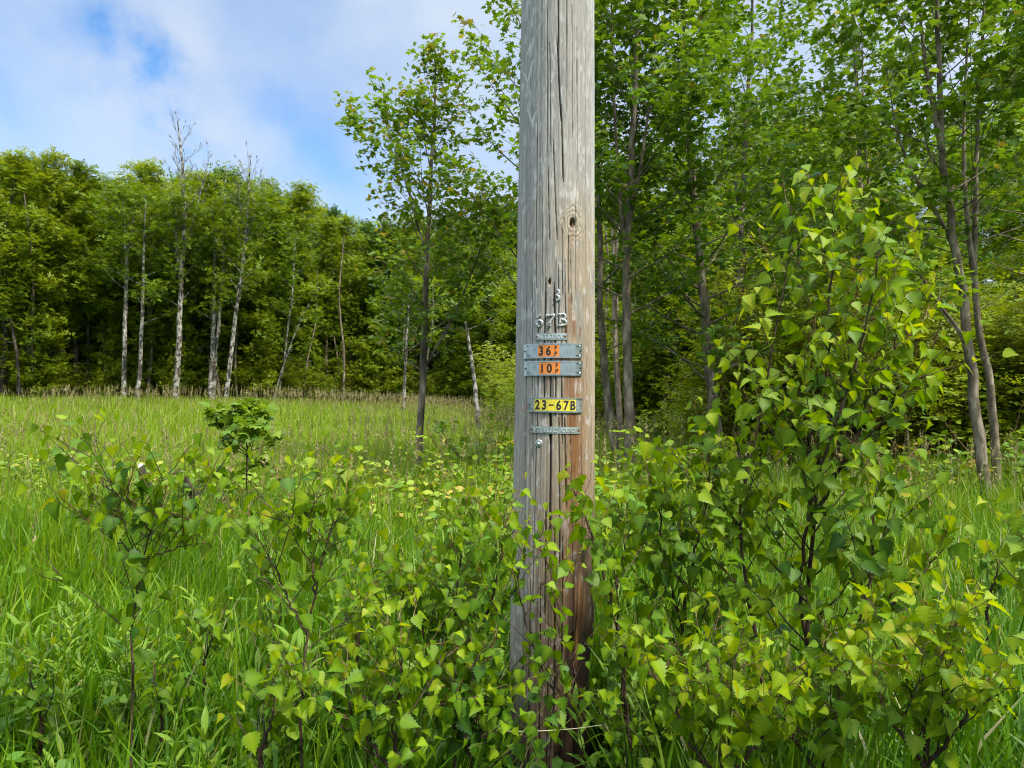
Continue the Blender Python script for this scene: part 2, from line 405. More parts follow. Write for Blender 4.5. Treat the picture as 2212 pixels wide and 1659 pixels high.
def build_pole():
    front = np.linspace(-1.75, 1.75, 300); back = np.linspace(1.75, 2 * PI - 1.75, 34)[1:-1]
    ph = np.concatenate([front, back]); nph = len(ph)
    zz = np.concatenate([np.linspace(-.1, .1, 5)[:-1], np.arange(.1, 3.3, .0048), np.linspace(3.3, 9.6, 60)[1:]])
    P, Z = np.meshgrid(ph, zz)
    pw = np.where(P > PI, P - 2 * PI, P)
    d = np.zeros_like(P)
    sx = np.sin(np.clip(pw, -PI / 2, PI / 2))
    arc = pw * .15                                      # metres round the face
    grain = fbm(arc * 180, Z * 2.2, 3, 4); streak = fbm(arc * 45, Z * 1.1, 9, 4); blot = fbm(arc * 22 + 3, Z * 7, 21, 5); fine = fbm(arc * 420, Z * 14, 33, 3)
    ridge = fbm(arc * 85, Z * .7, 55, 3)
    d += (grain - .5) * .0022 + (ridge - .5) * .004
    sm = lambda a, lo, hi: np.clip((a - lo) / (hi - lo), 0, 1) ** 2 * (3 - 2 * np.clip((a - lo) / (hi - lo), 0, 1))
    # base colour of the wood, with side shade and light painted in
    grey = np.array([.262, .238, .200]); cool = np.array([.215, .212, .205]); tan = np.array([.30, .215, .122]); brown = np.array([.15, .088, .042])
    rot = np.array([.030, .014, .007]); rust = np.array([.155, .064, .017]); light = np.array([.46, .44, .40])
    col = grey * np.ones(P.shape + (3,))
    def mix(c, m): 
        nonlocal col
        m = np.clip(m, 0, 1)[..., None]; col = col * (1 - m) + np.asarray(c) * m
    mix(cool, sm(-sx, -.1, .8) * .6)  # painted shade: the left side goes darker and cooler
    mix([.36, .35, .32], sm(sx, .75, .98) * .7 * sm(Z, .9, 1.4))  # painted light: paler right edge, as lit by the sun
    mix(tan, sm(sx + (streak - .5) * .9, .0, .45) * (1 - sm(Z, 1.85, 2.35)) * .6)
    mix(tan * .85, (1 - sm(Z + (streak - .5) * .5, 1.3, 2.0)) * (.25 + .35 * sm(sx, -.7, .3)))
    mix([.165, .075, .020], sm(sx + (streak - .5) * 1.1, .12, .42) * (1 - sm(sx, .60, .85)) * (1 - sm(Z + (streak - .5) * .6, 1.35, 1.95)) * .5)
    mix(tan * .95, (1 - np.clip(np.hypot((sx - .45) * .14, (Z - 2.15)) / .25, 0, 1)) * .5)
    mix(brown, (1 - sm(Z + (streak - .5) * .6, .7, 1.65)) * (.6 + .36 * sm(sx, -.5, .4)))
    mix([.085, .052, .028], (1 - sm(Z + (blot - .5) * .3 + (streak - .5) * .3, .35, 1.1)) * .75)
    # fibre contrast, pale weathered flecks
    col = col * (.70 + .60 * grain[..., None]) * (.82 + .36 * streak[..., None])
    mix([.19, .185, .175], sm(blot, .52, .72) * .6 * sm(Z, 1.5, 1.9))
    mix(light, sm(fbm(arc * 60, Z * 24, 77, 4), .60, .74) * .45)
    # pale scrapes, top left
    for (x0, y0, x1, y1) in ((1151, 130, 1140, 175), (1152, 80, 1138, 118), (1140, 175, 1129, 150), (1158, 240, 1150, 262), (1140, 235, 1152, 272)):
        a0, z0 = pix_u(x0, y0); a1, z1 = pix_u(x1, y1)
        t = np.clip((Z - z0) / (z1 - z0 + 1e-9), 0, 1)
        inside = (Z < max(z0, z1)) & (Z > min(z0, z1))
        mix(light * 1.1, inside * (1 - sm(np.abs(pw - (a0 + (a1 - a0) * t)) + (fine - .5) * .05, .012, .04)) * .8)
    # knots
    for (kx, ky, kr) in ((1238, 482, .0155), (1187, 608, .0030)):
        ka, kz = pix_u(kx, ky)
        dx = (pw - ka) * .145; dz = (Z - kz)
        rr = np.hypot(dx * 1.05, dz * .78) + (blot - .5) * .012
        rr = rr + (fbm(dx * 60 + 9, dz * 45 + 5, 61, 3) - .5) * .022
        ring = .5 + .5 * np.sin(rr * 560)
        mk = (1 - sm(rr, kr * 2.4, kr * 4.2))
        mix([.22, .18, .13], mk * ring * .65); mix([.46, .38, .27], mk * (1 - ring) * .35)
        d += mk * (ring - .5) * .003
        core = 1 - sm(rr, kr * .7, kr * 1.05)
        mix([.10, .055, .025], core); d -= core * .010
        hole = 1 - sm(np.hypot(dx + kr * .3, dz + kr * .1), kr * .25, kr * .5)
        mix(rot, hole * .9); d -= hole * .006
    # rust runs below the plates and the nails (x, y top, y bottom, width px, strength)
    runs = [(1231, 640, 745, 5, .55), (1240, 690, 745, 7, .7), (1222, 700, 745, 6, .6), (1252, 705, 745, 4, .7), (1218, 766, 800, 24, 1), (1245, 766, 800, 14, 1), (1195, 768, 800, 20, .6), (1205, 745, 752, 16, .5),
            (1235, 808, 990, 9, .75), (1222, 808, 900, 6, .6), (1248, 808, 940, 5, .55), (1240, 892, 1130, 8, .8), (1228, 892, 1010, 5, .5), (1246, 935, 1240, 8, .65), (1256, 880, 1110, 4, .55), (1190, 809, 860, 5, .35),
            (1230, 1000, 1320, 12, .35), (1183, 808, 850, 4, .35), (1266, 760, 1050, 3, .3), (1236, 490, 560, 6, .3), (1212, 892, 930, 6, .35)]
    for (x, y0, y1, w, s_) in runs:
        a0, z0 = pix_u(x, y0); _, z1 = pix_u(x, y1)
        wob = (fbm(Z * 6, Z * 0 + x, 5, 2) - .5) * .05
        m = (1 - sm(np.abs(pw - a0 - wob), w * .0053, w * .0125)) * sm(z0 - Z, -.002, .006) * (1 - sm(z0 - Z, (z0 - z1) * .35, z0 - z1)) * (.45 + .9 * streak)
        mix(rust, m * min(1, s_ * 1.25)); mix([.10, .035, .012], m * s_ * sm(grain, .5, .75) * .6)
    # dark weather stains on the nail lines
    for (x, y0, y1, w, s_) in [(1163, 705, 745, 3, .8), (1184, 705, 745, 3, .8), (1200, 700, 745, 3.5, .8), (1214, 705, 745, 3, .75), (1180, 810, 862, 4, .6), (1195, 810, 900, 3, .6), (1171, 810, 862, 3, .5), (1204, 745, 860, 3, .5), (1200, 560, 700, 3, .4), (1179, 640, 700, 3, .6), (1221, 640, 700, 2, .4), (1189, 640, 700, 2.5, .5)]:
        a0, z0 = pix_u(x, y0); _, z1 = pix_u(x, y1)
        m = (1 - sm(np.abs(pw - a0), w * .004, w * .0115)) * sm(z0 - Z, -.002, .004) * (1 - sm(z0 - Z, (z0 - z1) * .6, z0 - z1))
        mix([.06, .045, .03], m * s_)
    # checks (long drying cracks): x at top, y top, x at bottom, y bottom, width mm
    cr = [(1198, 0, 1207, 120, 3.2), (1203, 75, 1212, 260, 3.6), (1213, 225, 1217, 395, 2.8), (1180, 0, 1182, 330, 1.4), (1187, 90, 1190, 330, 1.2), (1222, 0, 1225, 240, 1.3), (1236, 10, 1237, 300, 1.2), (1247, 60, 1249, 420, 1.0), (1160, 260, 1158, 620, 1.8), (1195, 300, 1204, 520, 2.0),
          (1183, 360, 1187, 520, 1.6), (1214, 480, 1216, 640, 1.6), (1228, 500, 1229, 640, 1.8), (1243, 430, 1244, 640, 1.2), (1171, 420, 1172, 640, 1.2),
          (1179, 600, 1176, 745, 2.6), (1196, 610, 1200, 745, 2.8), (1206, 570, 1207, 720, 1.6), (1221, 560, 1223, 760, 1.6), (1232, 540, 1234, 660, 1.2), (1150, 600, 1150, 1000, 1.2), (1265, 40, 1266, 700, .9), (1138, 300, 1136, 1000, .9),
          (1163, 740, 1160, 940, 1.8), (1176, 740, 1175, 900, 2.6), (1190, 740, 1188, 960, 3.0), (1201, 800, 1200, 900, 2.0), (1212, 740, 1215, 960, 2.0), (1190, 890, 1187, 1180, 3.4), (1179, 1090, 1176, 1330, 2.2), (1207, 900, 1208, 1230, 1.8), (1220, 900, 1224, 1100, 2.2), (1160, 900, 1150, 1300, 1.5), (1136, 900, 1130, 1660, 1.5), (1232, 900, 1240, 1400, 1.3),
          (1198, 1150, 1200, 1659, 2.2), (1215, 1160, 1212, 1659, 2.2), (1145, 1250, 1140, 1659, 1.8), (1168, 1260, 1165, 1659, 2.0), (1256, 960, 1262, 1500, 1.6), (1184, 1300, 1182, 1659, 1.6), (1116, 1240, 1112, 1420, 1.8), (1248, 1330, 1247, 1659, 4), (1272, 700, 1270, 1500, 1)]
    for (x0, y0, x1, y1, w) in cr:
        a0, z0 = pix_u(x0, y0); a1, z1 = pix_u(x1, y1)
        if y0 <= 0: z0 = 4.2
        if y1 >= 1650: z1 = -.2
        L_ = z0 - z1
        t = np.clip((z0 - Z) / L_, 0, 1)
        wob = (fbm(Z * 4.5, Z * 0 + x0 * .37, 8, 3) - .5) * .030
        wid = w * np.where(Z > 1.95, .0005, .00068) * np.minimum(1, 8 * np.minimum(t, 1 - t) + .25) * (.7 + .6 * noise2(Z * 12, Z * 0 + x0, 4))
        dist = np.abs(pw - (a0 + (a1 - a0) * t) - wob) * .148
        on = ((Z < z0) & (Z > z1)).astype(float)
        m = (1 - sm(dist, wid * .7, wid * 1.7 + .0007)) * on
        mix([.055, .043, .030], m * min(1, .32 + w * .16)); d -= m * (.004 + .0018 * w)
    # rot and the split cavity at the foot
    a, z = pix_u(1243, 1395)
    m = (1 - sm(np.abs(pw - a - (streak - .5) * .25), .05, .14)) * (1 - sm(np.abs(Z - z), .02, .05))
    mix(rot * .5, m); d -= m * .03
    m = sm(sx + (streak - .5) * .7 + (.80 - Z) * .5, .22, .50) * (1 - sm(Z + (streak - .5) * .45, .66, .86))
    mix(rot, m * .97); d -= m * .018
    m = (1 - sm(np.abs(sx - .5 - (streak - .5) * .5), .06, .22)) * (1 - sm(Z, .85, 1.12)) * .8
    mix(rot * 1.3, m)
    m = (1 - sm(np.abs(sx - .62 + (grain - .5) * .2), .04, .10)) * (1 - sm(np.abs(Z - .80), .08, .2)) * .6
    mix([.34, .16, .06], m)
    # pale streaks low on the left
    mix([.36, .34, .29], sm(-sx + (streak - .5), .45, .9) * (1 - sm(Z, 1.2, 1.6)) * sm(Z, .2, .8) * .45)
    a = pw - FACE; rr = pole_r(Z) + d
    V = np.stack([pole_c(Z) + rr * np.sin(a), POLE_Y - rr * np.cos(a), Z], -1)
    nz = len(zz)
    i = np.arange(nz - 1)[:, None] * nph; j = np.arange(nph)[None, :]; j2 = (j + 1) % nph
    F = np.stack([i + j, i + j2, i + nph + j2, i + nph + j], -1).reshape(-1, 4)
    loops = np.concatenate([F.ravel(), (nz - 1) * nph + np.arange(nph)]); tot = np.concatenate([np.full(len(F), 4), [nph]])
    m, t, b = new_mat('weathered_wood')
    at_ = N(t, 'ShaderNodeAttribute', attribute_name='wood_colour')
    tc = N(t, 'ShaderNodeTexCoord'); mp = N(t, 'ShaderNodeMapping'); mp.inputs['Scale'].default_value = (1, 1, .06)
    t.links.new(tc.outputs['Object'], mp.inputs[0])
    n = N(t, 'ShaderNodeTexNoise'); n.inputs['Scale'].default_value = 380; n.inputs['Detail'].default_value = 3
    t.links.new(mp.outputs[0], n.inputs['Vector'])
    r = ramp(t, [(.3, (.72, .72, .72)), (.7, (1.25, 1.25, 1.25))], n.outputs['Fac'])
    mm = N(t, 'ShaderNodeMix', data_type='RGBA', blend_type='MULTIPLY'); mm.inputs['Factor'].default_value = 1
    t.links.new(at_.outputs['Color'], mm.inputs['A']); t.links.new(r.outputs[0], mm.inputs['B'])
    t.links.new(mm.outputs['Result'], b.inputs['Base Color'])
    b.inputs['Roughness'].default_value = .8; b.inputs['Specular IOR Level'].default_value = .3
    bp = N(t, 'ShaderNodeBump'); bp.inputs['Strength'].default_value = .5; bp.inputs['Distance'].default_value = .001
    t.links.new(n.outputs['Fac'], bp.inputs['Height']); t.links.new(bp.outputs[0], b.inputs['Normal'])
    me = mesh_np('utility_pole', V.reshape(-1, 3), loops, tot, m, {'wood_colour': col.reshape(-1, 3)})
    tag(obj('utility_pole', me), 'weathered grey wooden utility pole with cracks, rust runs and a rotten foot', 'utility pole')
build_pole()

# ------------------------------------------------------------------ the plates and digits nailed to the pole
def metal_mat(name, c, rough, metallic=1.0, bump=.0, stain=None):
    m, t, b = new_mat(name)
    tc = N(t, 'ShaderNodeTexCoord')
    n = N(t, 'ShaderNodeTexNoise'); n.inputs['Scale'].default_value = 45; n.inputs['Detail'].default_value = 6
    t.links.new(tc.outputs['Object'], n.inputs['Vector'])
    c2 = stain or tuple(x * .6 for x in c)
    r = ramp(t, [(.35, c2), (.6, c)], n.outputs['Fac'])
    t.links.new(r.outputs[0], b.inputs['Base Color'])
    rr = N(t, 'ShaderNodeMapRange'); rr.inputs['To Min'].default_value = rough + .15; rr.inputs['To Max'].default_value = rough - .05
    t.links.new(n.outputs['Fac'], rr.inputs['Value']); t.links.new(rr.outputs[0], b.inputs['Roughness'])
    b.inputs['Metallic'].default_value = metallic
    return m
M['alu'] = metal_mat('aluminium', (.50, .53, .54), .30, 1.0, stain=(.36, .385, .385))
M['alu_dull'] = metal_mat('dull_aluminium', (.36, .39, .36), .5, .8, stain=(.22, .24, .22))
M['cast'] = metal_mat('cast_aluminium', (.46, .46, .43), .5, .7, stain=(.24, .23, .21))
M['raised'] = metal_mat('worn_raised_metal', (.78, .79, .77), .32, .9, stain=(.58, .59, .56))
M['rust'] = metal_mat('rusty_iron', (.20, .075, .03), .8, .2, stain=(.07, .03, .015))
M['hole'] = metal_mat('dark_hole', (.012, .012, .012), .8, 0)
def plain(name, c, rough=.45):
    return metal_mat(name, c, rough, 0, stain=tuple(x * .82 for x in c))
M['orange'] = plain('orange_tile', (.66, .19, .022)); M['yellow'] = plain('yellow_tile', (.62, .50, .03)); M['black'] = plain('black_letter', (.012, .012, .012))

class Plate:
    """works in plate coordinates (u, v, w): metres along the arc, up, and out from the wood; maps onto the pole"""
    def __init__(s, cx, cy, tilt=0.0, off=.001, turn=0.0):
        s.phi, s.z = pix_u(cx, cy); s.t = R(tilt); s.off = off
        s.r = float(pole_r(s.z)); s.org = pole_pt(np.array(s.phi), np.array(s.z), off)
    def map(s, uvw):
        q = np.asarray(uvw, float); c, k = math.cos(s.t), math.sin(s.t)
        u = q[:, 0] * c - q[:, 1] * k; v = q[:, 0] * k + q[:, 1] * c
        z = s.z + v
        a = s.phi + u / s.r - FACE; r = s.r + s.off + q[:, 2]
        cxx = float(pole_c(s.z)) + (z - s.z) * .0095
        P = np.stack([cxx + r * np.sin(a), POLE_Y - r * np.cos(a), z], -1)
        return P - s.org
    def grid(s, u0, u1, v0, v1, w0, w1, nu=24, nv=2, prof=None, bulge=None):
        """closed slab from w0 to w1"""
        us = np.linspace(u0, u1, nu); vs = np.linspace(v0, v1, nv)
        U, V_ = np.meshgrid(us, vs)
        top = np.stack([U, V_, w1 + 0 * U], -1).reshape(-1, 3); bot = np.stack([U, V_, w0 + 0 * U], -1).reshape(-1, 3)
        q = np.concatenate([top, bot]); n = nu * nv; F = []
        for j in range(nv - 1):
            for i in range(nu - 1):
                a = j * nu + i
                F.append((a, a + 1, a + nu + 1, a + nu)); F.append((n + a + nu, n + a + nu + 1, n + a + 1, n + a))
        for i in range(nu - 1):
            F.append((i + 1, i, n + i, n + i + 1)); a = (nv - 1) * nu + i; F.append((a, a + 1, n + a + 1, n + a))
        for j in range(nv - 1):
            a = j * nu; F.append((a, a + nu, n + a + nu, n + a)); a = j * nu + nu - 1; F.append((a + nu, a, n + a, n + a + nu))
        return q, F
def polymesh(name, V, F, mat, smooth=False):
    return mesh_np(name, V, np.concatenate([np.array(f) for f in F]), [len(f) for f in F], mat, smooth=smooth)
class PB:
    """polygon collector in plate coordinates"""
    def __init__(s, plate): s.p = plate; s.V = []; s.F = []; s.n = 0
    def add(s, q, F):
        s.V.append(np.asarray(q, float)); s.F += [tuple(i + s.n for i in f) for f in F]; s.n += len(q)
    def slab(s, *a, **k): s.add(*s.p.grid(*a, **k))
    def dome(s, u, v, r, w, h, seg=14):
        q = []; F = []
        rings = [(1, 0), (.95, .45), (.7, .85), (.3, 1)]
        for (a, b) in rings:
            for k in range(seg): q.append((u + r * a * math.cos(2 * PI * k / seg), v + r * a * math.sin(2 * PI * k / seg), w + h * b))
        for i in range(len(rings) - 1):
            for k in range(seg): F.append((i * seg + k, i * seg + (k + 1) % seg, (i + 1) * seg + (k + 1) % seg, (i + 1) * seg + k))
        F.append(tuple((len(rings) - 1) * seg + k for k in range(seg)))
        s.add(q, F)
    def text(s, txt, u, v, h, w0, depth, sx=1.0, bold=0.0, spacing=1.0):
        cu = bpy.data.curves.new('lettering', 'FONT'); cu.body = txt; cu.size = 1.0; cu.extrude = .5; cu.offset = bold; cu.resolution_u = 4
        cu.align_x = 'CENTER'; cu.space_character = spacing
        o = bpy.data.objects.new('lettering', cu); C.objects.link(o)
        dg = bpy.context.evaluated_depsgraph_get(); dg.update()
        me = bpy.data.meshes.new_from_object(o.evaluated_get(dg))
        q = np.array([tuple(x.co) for x in me.vertices]); F = [tuple(p.vertices) for p in me.polygons]
        bpy.data.objects.remove(o); bpy.data.curves.remove(cu); bpy.data.meshes.remove(me)
        H = .69; k = h / H
        q = np.stack([u + q[:, 0] * k * sx, v + (q[:, 1] - H / 2) * k, w0 + (q[:, 2] + .5) * depth], -1)
        s.add(q, F)
    def stroke(s, pts, wid, w0, h):
        """raised rounded stroke along a polyline in (u, v)"""
        P = smooth_path(np.array([(a, b, 0) for a, b in pts]), 6 * len(pts)); T = np.gradient(P, axis=0); T /= np.linalg.norm(T, axis=1)[:, None] + 1e-9
        Nn = np.stack([-T[:, 1], T[:, 0], 0 * T[:, 0]], -1); q = []; F = []
        wd = np.broadcast_to(np.asarray(wid, float), (len(pts),)); wd = np.interp(np.linspace(0, 1, len(P)), np.linspace(0, 1, len(pts)), wd)
        prof = [(-1, 0), (-.95, .6), (-.5, 1), (.5, 1), (.95, .6), (1, 0)]
        for i in range(len(P)):
            for (a, b) in prof:
                c = P[i] + Nn[i] * a * wd[i]; q.append((c[0], c[1], w0 + b * h))
        for i in range(len(P) - 1):
            for k in range(6): F.append((i * 6 + k, i * 6 + (k + 1) % 6, (i + 1) * 6 + (k + 1) % 6, (i + 1) * 6 + k))
        F.append(tuple(range(5, -1, -1))); F.append(tuple((len(P) - 1) * 6 + k for k in range(6)))
        s.add(q, F)
    def build(s, name, mat, parent=None, smooth=False):
        V = s.p.map(np.concatenate(s.V))
        return obj(name, polymesh(name, V, s.F, mat, smooth), parent, loc=None if parent else tuple(s.p.org))

def tag_plate(cx, cy, wpx, hpx, tilt, label, name, tiles, tile_mat, tile_u, mats='alu', flange=.004, slots=True):
    """a rolled-edge aluminium holder bent round the pole with coloured number tiles in it"""
    p = Plate(cx, cy, tilt, .0015)
    k = 1 / 625.0
    W = p.r * math.asin(min(.95, wpx / 2 * k / p.r)) ; H = hpx * k / 2
    t = thing(name, label, 'sign', tuple(p.org), 'number plates on the utility pole')
    b = PB(p)

    b.slab(-W, W, -H + .004, H - .004, 0, .0022, nu=40)
    b.build('back_plate', M[mats], t)
    for sgn in (1, -1):
        r = PB(p)
        v0, v1 = (H - .0045, H) if sgn > 0 else (-H, -H + .0045)
        r.slab(-W * .985, W * .985, v0, v1, 0.0002, flange, nu=40)
        r.build('rim', M['alu'], t)
    if slots:
        for sx in (-1, 1):
            for sv in (-1, 1):
                r = PB(p); r.slab(sx * W * .82 - .006, sx * W * .82 + .006, sv * H * .62 - .0012, sv * H * .62 + .0012, .0021, .0030, nu=4); r.build('slot', M['hole'], t)
                r = PB(p); r.dome(sx * W * .91, sv * H * .66, .0035, .002, .0016); r.build('rivet', M['raised'], t)
    for sx in (-1, 1):
        r = PB(p); r.dome(sx * W * .93, 0, .003, .002, .003, 10); r.build('nail', M['rust' if not slots else 'hole'], t)
    for (u0, u1, txt, hh) in tiles:
        r = PB(p); r.slab(u0 * k + .0003, u1 * k - .0003, -H + .0055, H - .0055, .0024, .0032, nu=8)
        tl = r.build('number_tile', tile_mat, t)
        uc = (u0 + u1) / 2 * k
        l = PB(p)
        if isinstance(txt, tuple):
            l.text(txt[0], uc, (H - .0055) * .5, hh * k, .0032, .0004, 1.0, .03); l.text(txt[1], uc, -(H - .0055) * .5, hh * k, .0032, .0004, 1.0, .03)
        elif txt == '-':
            l.slab(uc - .0085, uc + .0085, -.0022, .0022, .0032, .0038, nu=4)
        elif txt == '|':
            l.slab(uc - .0027, uc + .0027, -hh * k / 2, hh * k / 2, .0032, .0038, nu=4)
        else:
            l.text(txt, uc, 0, hh * k, .0032, .0004, .80, .035)
        l.build('letter', M['black'], tl)
    return t
T36 = [(-30, -15, '3', 18.5), (-15, 1, '6', 18.5), (1, 16, ('F', 'P'), 9)]
tag_plate(1192, 757.6, 126, 32, 0, 'upper silver plate with orange tiles, just under the short embossed strip', 'number_plate', T36, M['orange'], None)
T10 = [(-29, -14, '|', 18.5), (-14, 2, '0', 18.5), (2, 17, ('F', 'P'), 9)]
tag_plate(1193, 795.2, 125, 32, 0, 'lower silver plate with orange tiles, halfway down the row of plates', 'number_plate', T10, M['orange'], None)
T23 = [(-46, -31, '2', 19), (-31, -16, '3', 19), (-16, -1, '-', 19), (-1, 15, '6', 19), (15, 30, '7', 19), (30, 45, 'B', 19)]
tag_plate(1199.5, 875.0, 116, 32, -1.2, 'silver plate with yellow tiles reading 23-67B', 'number_plate', T23, M['yellow'], None, mats='alu_dull', slots=False)

def strip(cx, cy, wpx, hpx, tilt, txt, label, sp=1.1):
    p = Plate(cx, cy, tilt, .0012); k = 1 / 625.0
    W = p.r * math.asin(min(.95, wpx / 2 * k / p.r)); H = hpx * k / 2
    t = thing('name_strip', label, 'sign', tuple(p.org), 'embossed metal strips on the utility pole')
    b = PB(p)
    b.slab(-W, W, -H, H, 0, .0018, nu=30); b.build('strip', M['alu_dull'], t)
    l = PB(p); l.text(txt, 0, 0, H * 1.15, .0018, .0014, .98, .015, sp); l.build('raised_letters', M['raised'], t)
    for sx in (-1, 1):
        r = PB(p); r.dome(sx * (W - .007), 0, .0042, .0018, .0026, 10); r.build('nail', M['rust'], t)
    return t
strip(1189.7, 726.6, 68, 15, -.5, 'NET&T CO', 'short embossed grey strip reading NET&T CO above the orange tiled plates', 1.02)
strip(1199.5, 929.0, 108, 15, -1.3, 'VT  ELEC  COOP', 'long embossed grey strip reading VT ELEC COOP below the yellow tiled plate', 1.1)

def digit(cx, cy, strokes, label, nails, tilt=0):
    p = Plate(cx, cy, tilt, .001); k = 1 / 625.0
    t = thing('metal_digit', label, 'sign', tuple(p.org), 'cast metal characters on the utility pole')
    b = PB(p)
    for (pts, wd) in strokes: b.stroke([(x * k, y * k) for x, y in pts], np.array(wd) * k * 1.3 if np.ndim(wd) else wd * k * 1.25, .0, .0045)
    b.build('character', M['cast'], t, True)
    for (x, y) in nails:
        r = PB(p); r.dome(x * k, y * k, .0028, .0035, .0022, 8); r.build('nail', M['hole'], t)
digit(1165.7, 693, [([(3, 12.5), (-3, 8), (-6, 1), (-6.5, -6), (-3, -11.5), (2, -11.5), (6, -7.5), (6, -3), (2, .5), (-2, .5), (-5.5, -3)], [1.2, 2, 2.5, 2.6, 2.4, 2.2, 2.4, 2.4, 2, 1.6, 1.2])], 'cast metal digit 6, leftmost of the row of three characters', [(-4.5, 5), (3.5, -8), (-3, -9)])
digit(1189, 692, [([(-8, 7), (-8.5, 11), (-2, 10), (3, 10.5), (8, 12), (6, 6), (1, -1), (-1, -7), (-1, -12.5)], [1.3, 1.6, 1.8, 2, 1.8, 1.8, 2, 2.4, 2.6])], 'cast metal digit 7 between the 6 and the B', [(0, 9.8), (-1, -8)])
digit(1214.8, 691, [([(-5, 12), (-5, 0), (-5, -12)], 2.2), ([(-9, 12.3), (-2, 12.3), (4, 11.6), (6.5, 7), (4, 2), (-3, .6)], [1.4, 1.8, 2.1, 2.3, 2.1, 1.5]), ([(-3, .6), (5, -1), (8, -6), (5, -11), (-2, -12.3), (-9, -12.3)], [1.5, 2.1, 2.5, 2.2, 1.8, 1.4])], 'cast metal letter B, rightmost of the row of three characters', [(-5, 8), (-5, -8.5), (5.5, -6)])
digit(1202.5, 638, [([(1, 12.5), (4.5, 9), (4, 3), (-2.5, .5)], [.8, 2.6, 2.4, .9]), ([(-2.5, .5), (4, -2), (4.8, -8), (0, -11.5), (-3, -12)], [.9, 2.4, 2.6, 1.6, 1.0])], 'small worn metal digit 3 alone above the other characters', [(-3, -11.5)])
def washer():
    p = Plate(1163.8, 958, 0, .0005)
    t = thing('bolt', 'round grey washer and bolt head low on the utility pole', 'bolt', tuple(p.org))
    a = PB(p); a.dome(0, 0, .0142, 0, .0028, 24); a.build('washer', M['alu_dull'], t, True)
    b = PB(p); b.dome(0, 0, .0052, .0026, .005, 6); b.build('bolt_head', M['raised'], t)
washer()
def nail(x, y, dx, dy, label):
    ph, z = pix_u(x, y); a = pole_pt(np.array(ph), np.array(z), -.004); b = pole_pt(np.array(ph + dx / 625 / .145), np.array(z + dy / 625), .022)
    T = Tubes(); T.add(np.array([[0, 0, 0], (b - a) * .94, (b - a) * .95, (b - a)]), [.0011, .0011, .0027, .0027], 8)
    o = obj('bent_nail', T.mesh('bent_nail', M['rust']), None, tuple(a)); tag(o, label, 'nail')
nail(1142, 876, -6, -9, 'rusty bent nail sticking out at the left end of the yellow tiled plate')

# ------------------------------------------------------------------ trees
def frames_from(d):
    d = unit(np.asarray(d, float)); r = np.array([0, 0, 1.]) if abs(d[2]) < .9 else np.array([1., 0, 0])
    a = unit(np.cross(d, r)); return a, np.cross(a, d)
def branch_path(rng, p0, az, el, L, n=6, curve=.35, wob=.06):
    pts = [np.array(p0, float)]
    for i in range(1, n):
        t = i / (n - 1)
        e = el + curve * t
        a = az + rng.normal(0, wob)
        pts.append(pts[-1] + L / (n - 1) * np.array([math.cos(e) * math.sin(a), math.cos(e) * math.cos(a), math.sin(e)]))
        az += rng.normal(0, wob); el += rng.normal(0, wob * .6)
    return np.array(pts)

class Leaves:
    def __init__(s): s.p = []; s.d = []; s.n = []; s.s = []; s.t = []
    def cluster(s, rng, pts, k, spread, size, out, tint, flat=.5, droop=.35):
        """k leaves round each of the points"""
        pts = np.asarray(pts, float); m = len(pts) * k
        c = np.repeat(pts, k, 0) + rng.normal(0, 1, (m, 3)) * np.array([spread, spread, spread * .5])
        o = np.asarray(out, float)
        d = rng.normal(0, 1, (m, 3)); d[:, 2] *= .35; d = unit(d); d = unit(d + .35 * o[None, :]); d[:, 2] -= droop * rng.random(m)
        n = np.zeros((m, 3)); n[:, 2] = 1; n += rng.normal(0, flat, (m, 3))
        s.p.append(c); s.d.append(d); s.n.append(n); s.s.append(size * rng.uniform(.65, 1.2, m)); s.t.append(np.clip(tint + rng.normal(0, .13, m), 0, 1))
    def mesh(s, name, tmpl, mat):
        if not s.p: return None
        return leaf_mesh(name, tmpl, np.concatenate(s.p), np.concatenate(s.d), np.concatenate(s.n), np.concatenate(s.s), np.concatenate(s.t), mat)

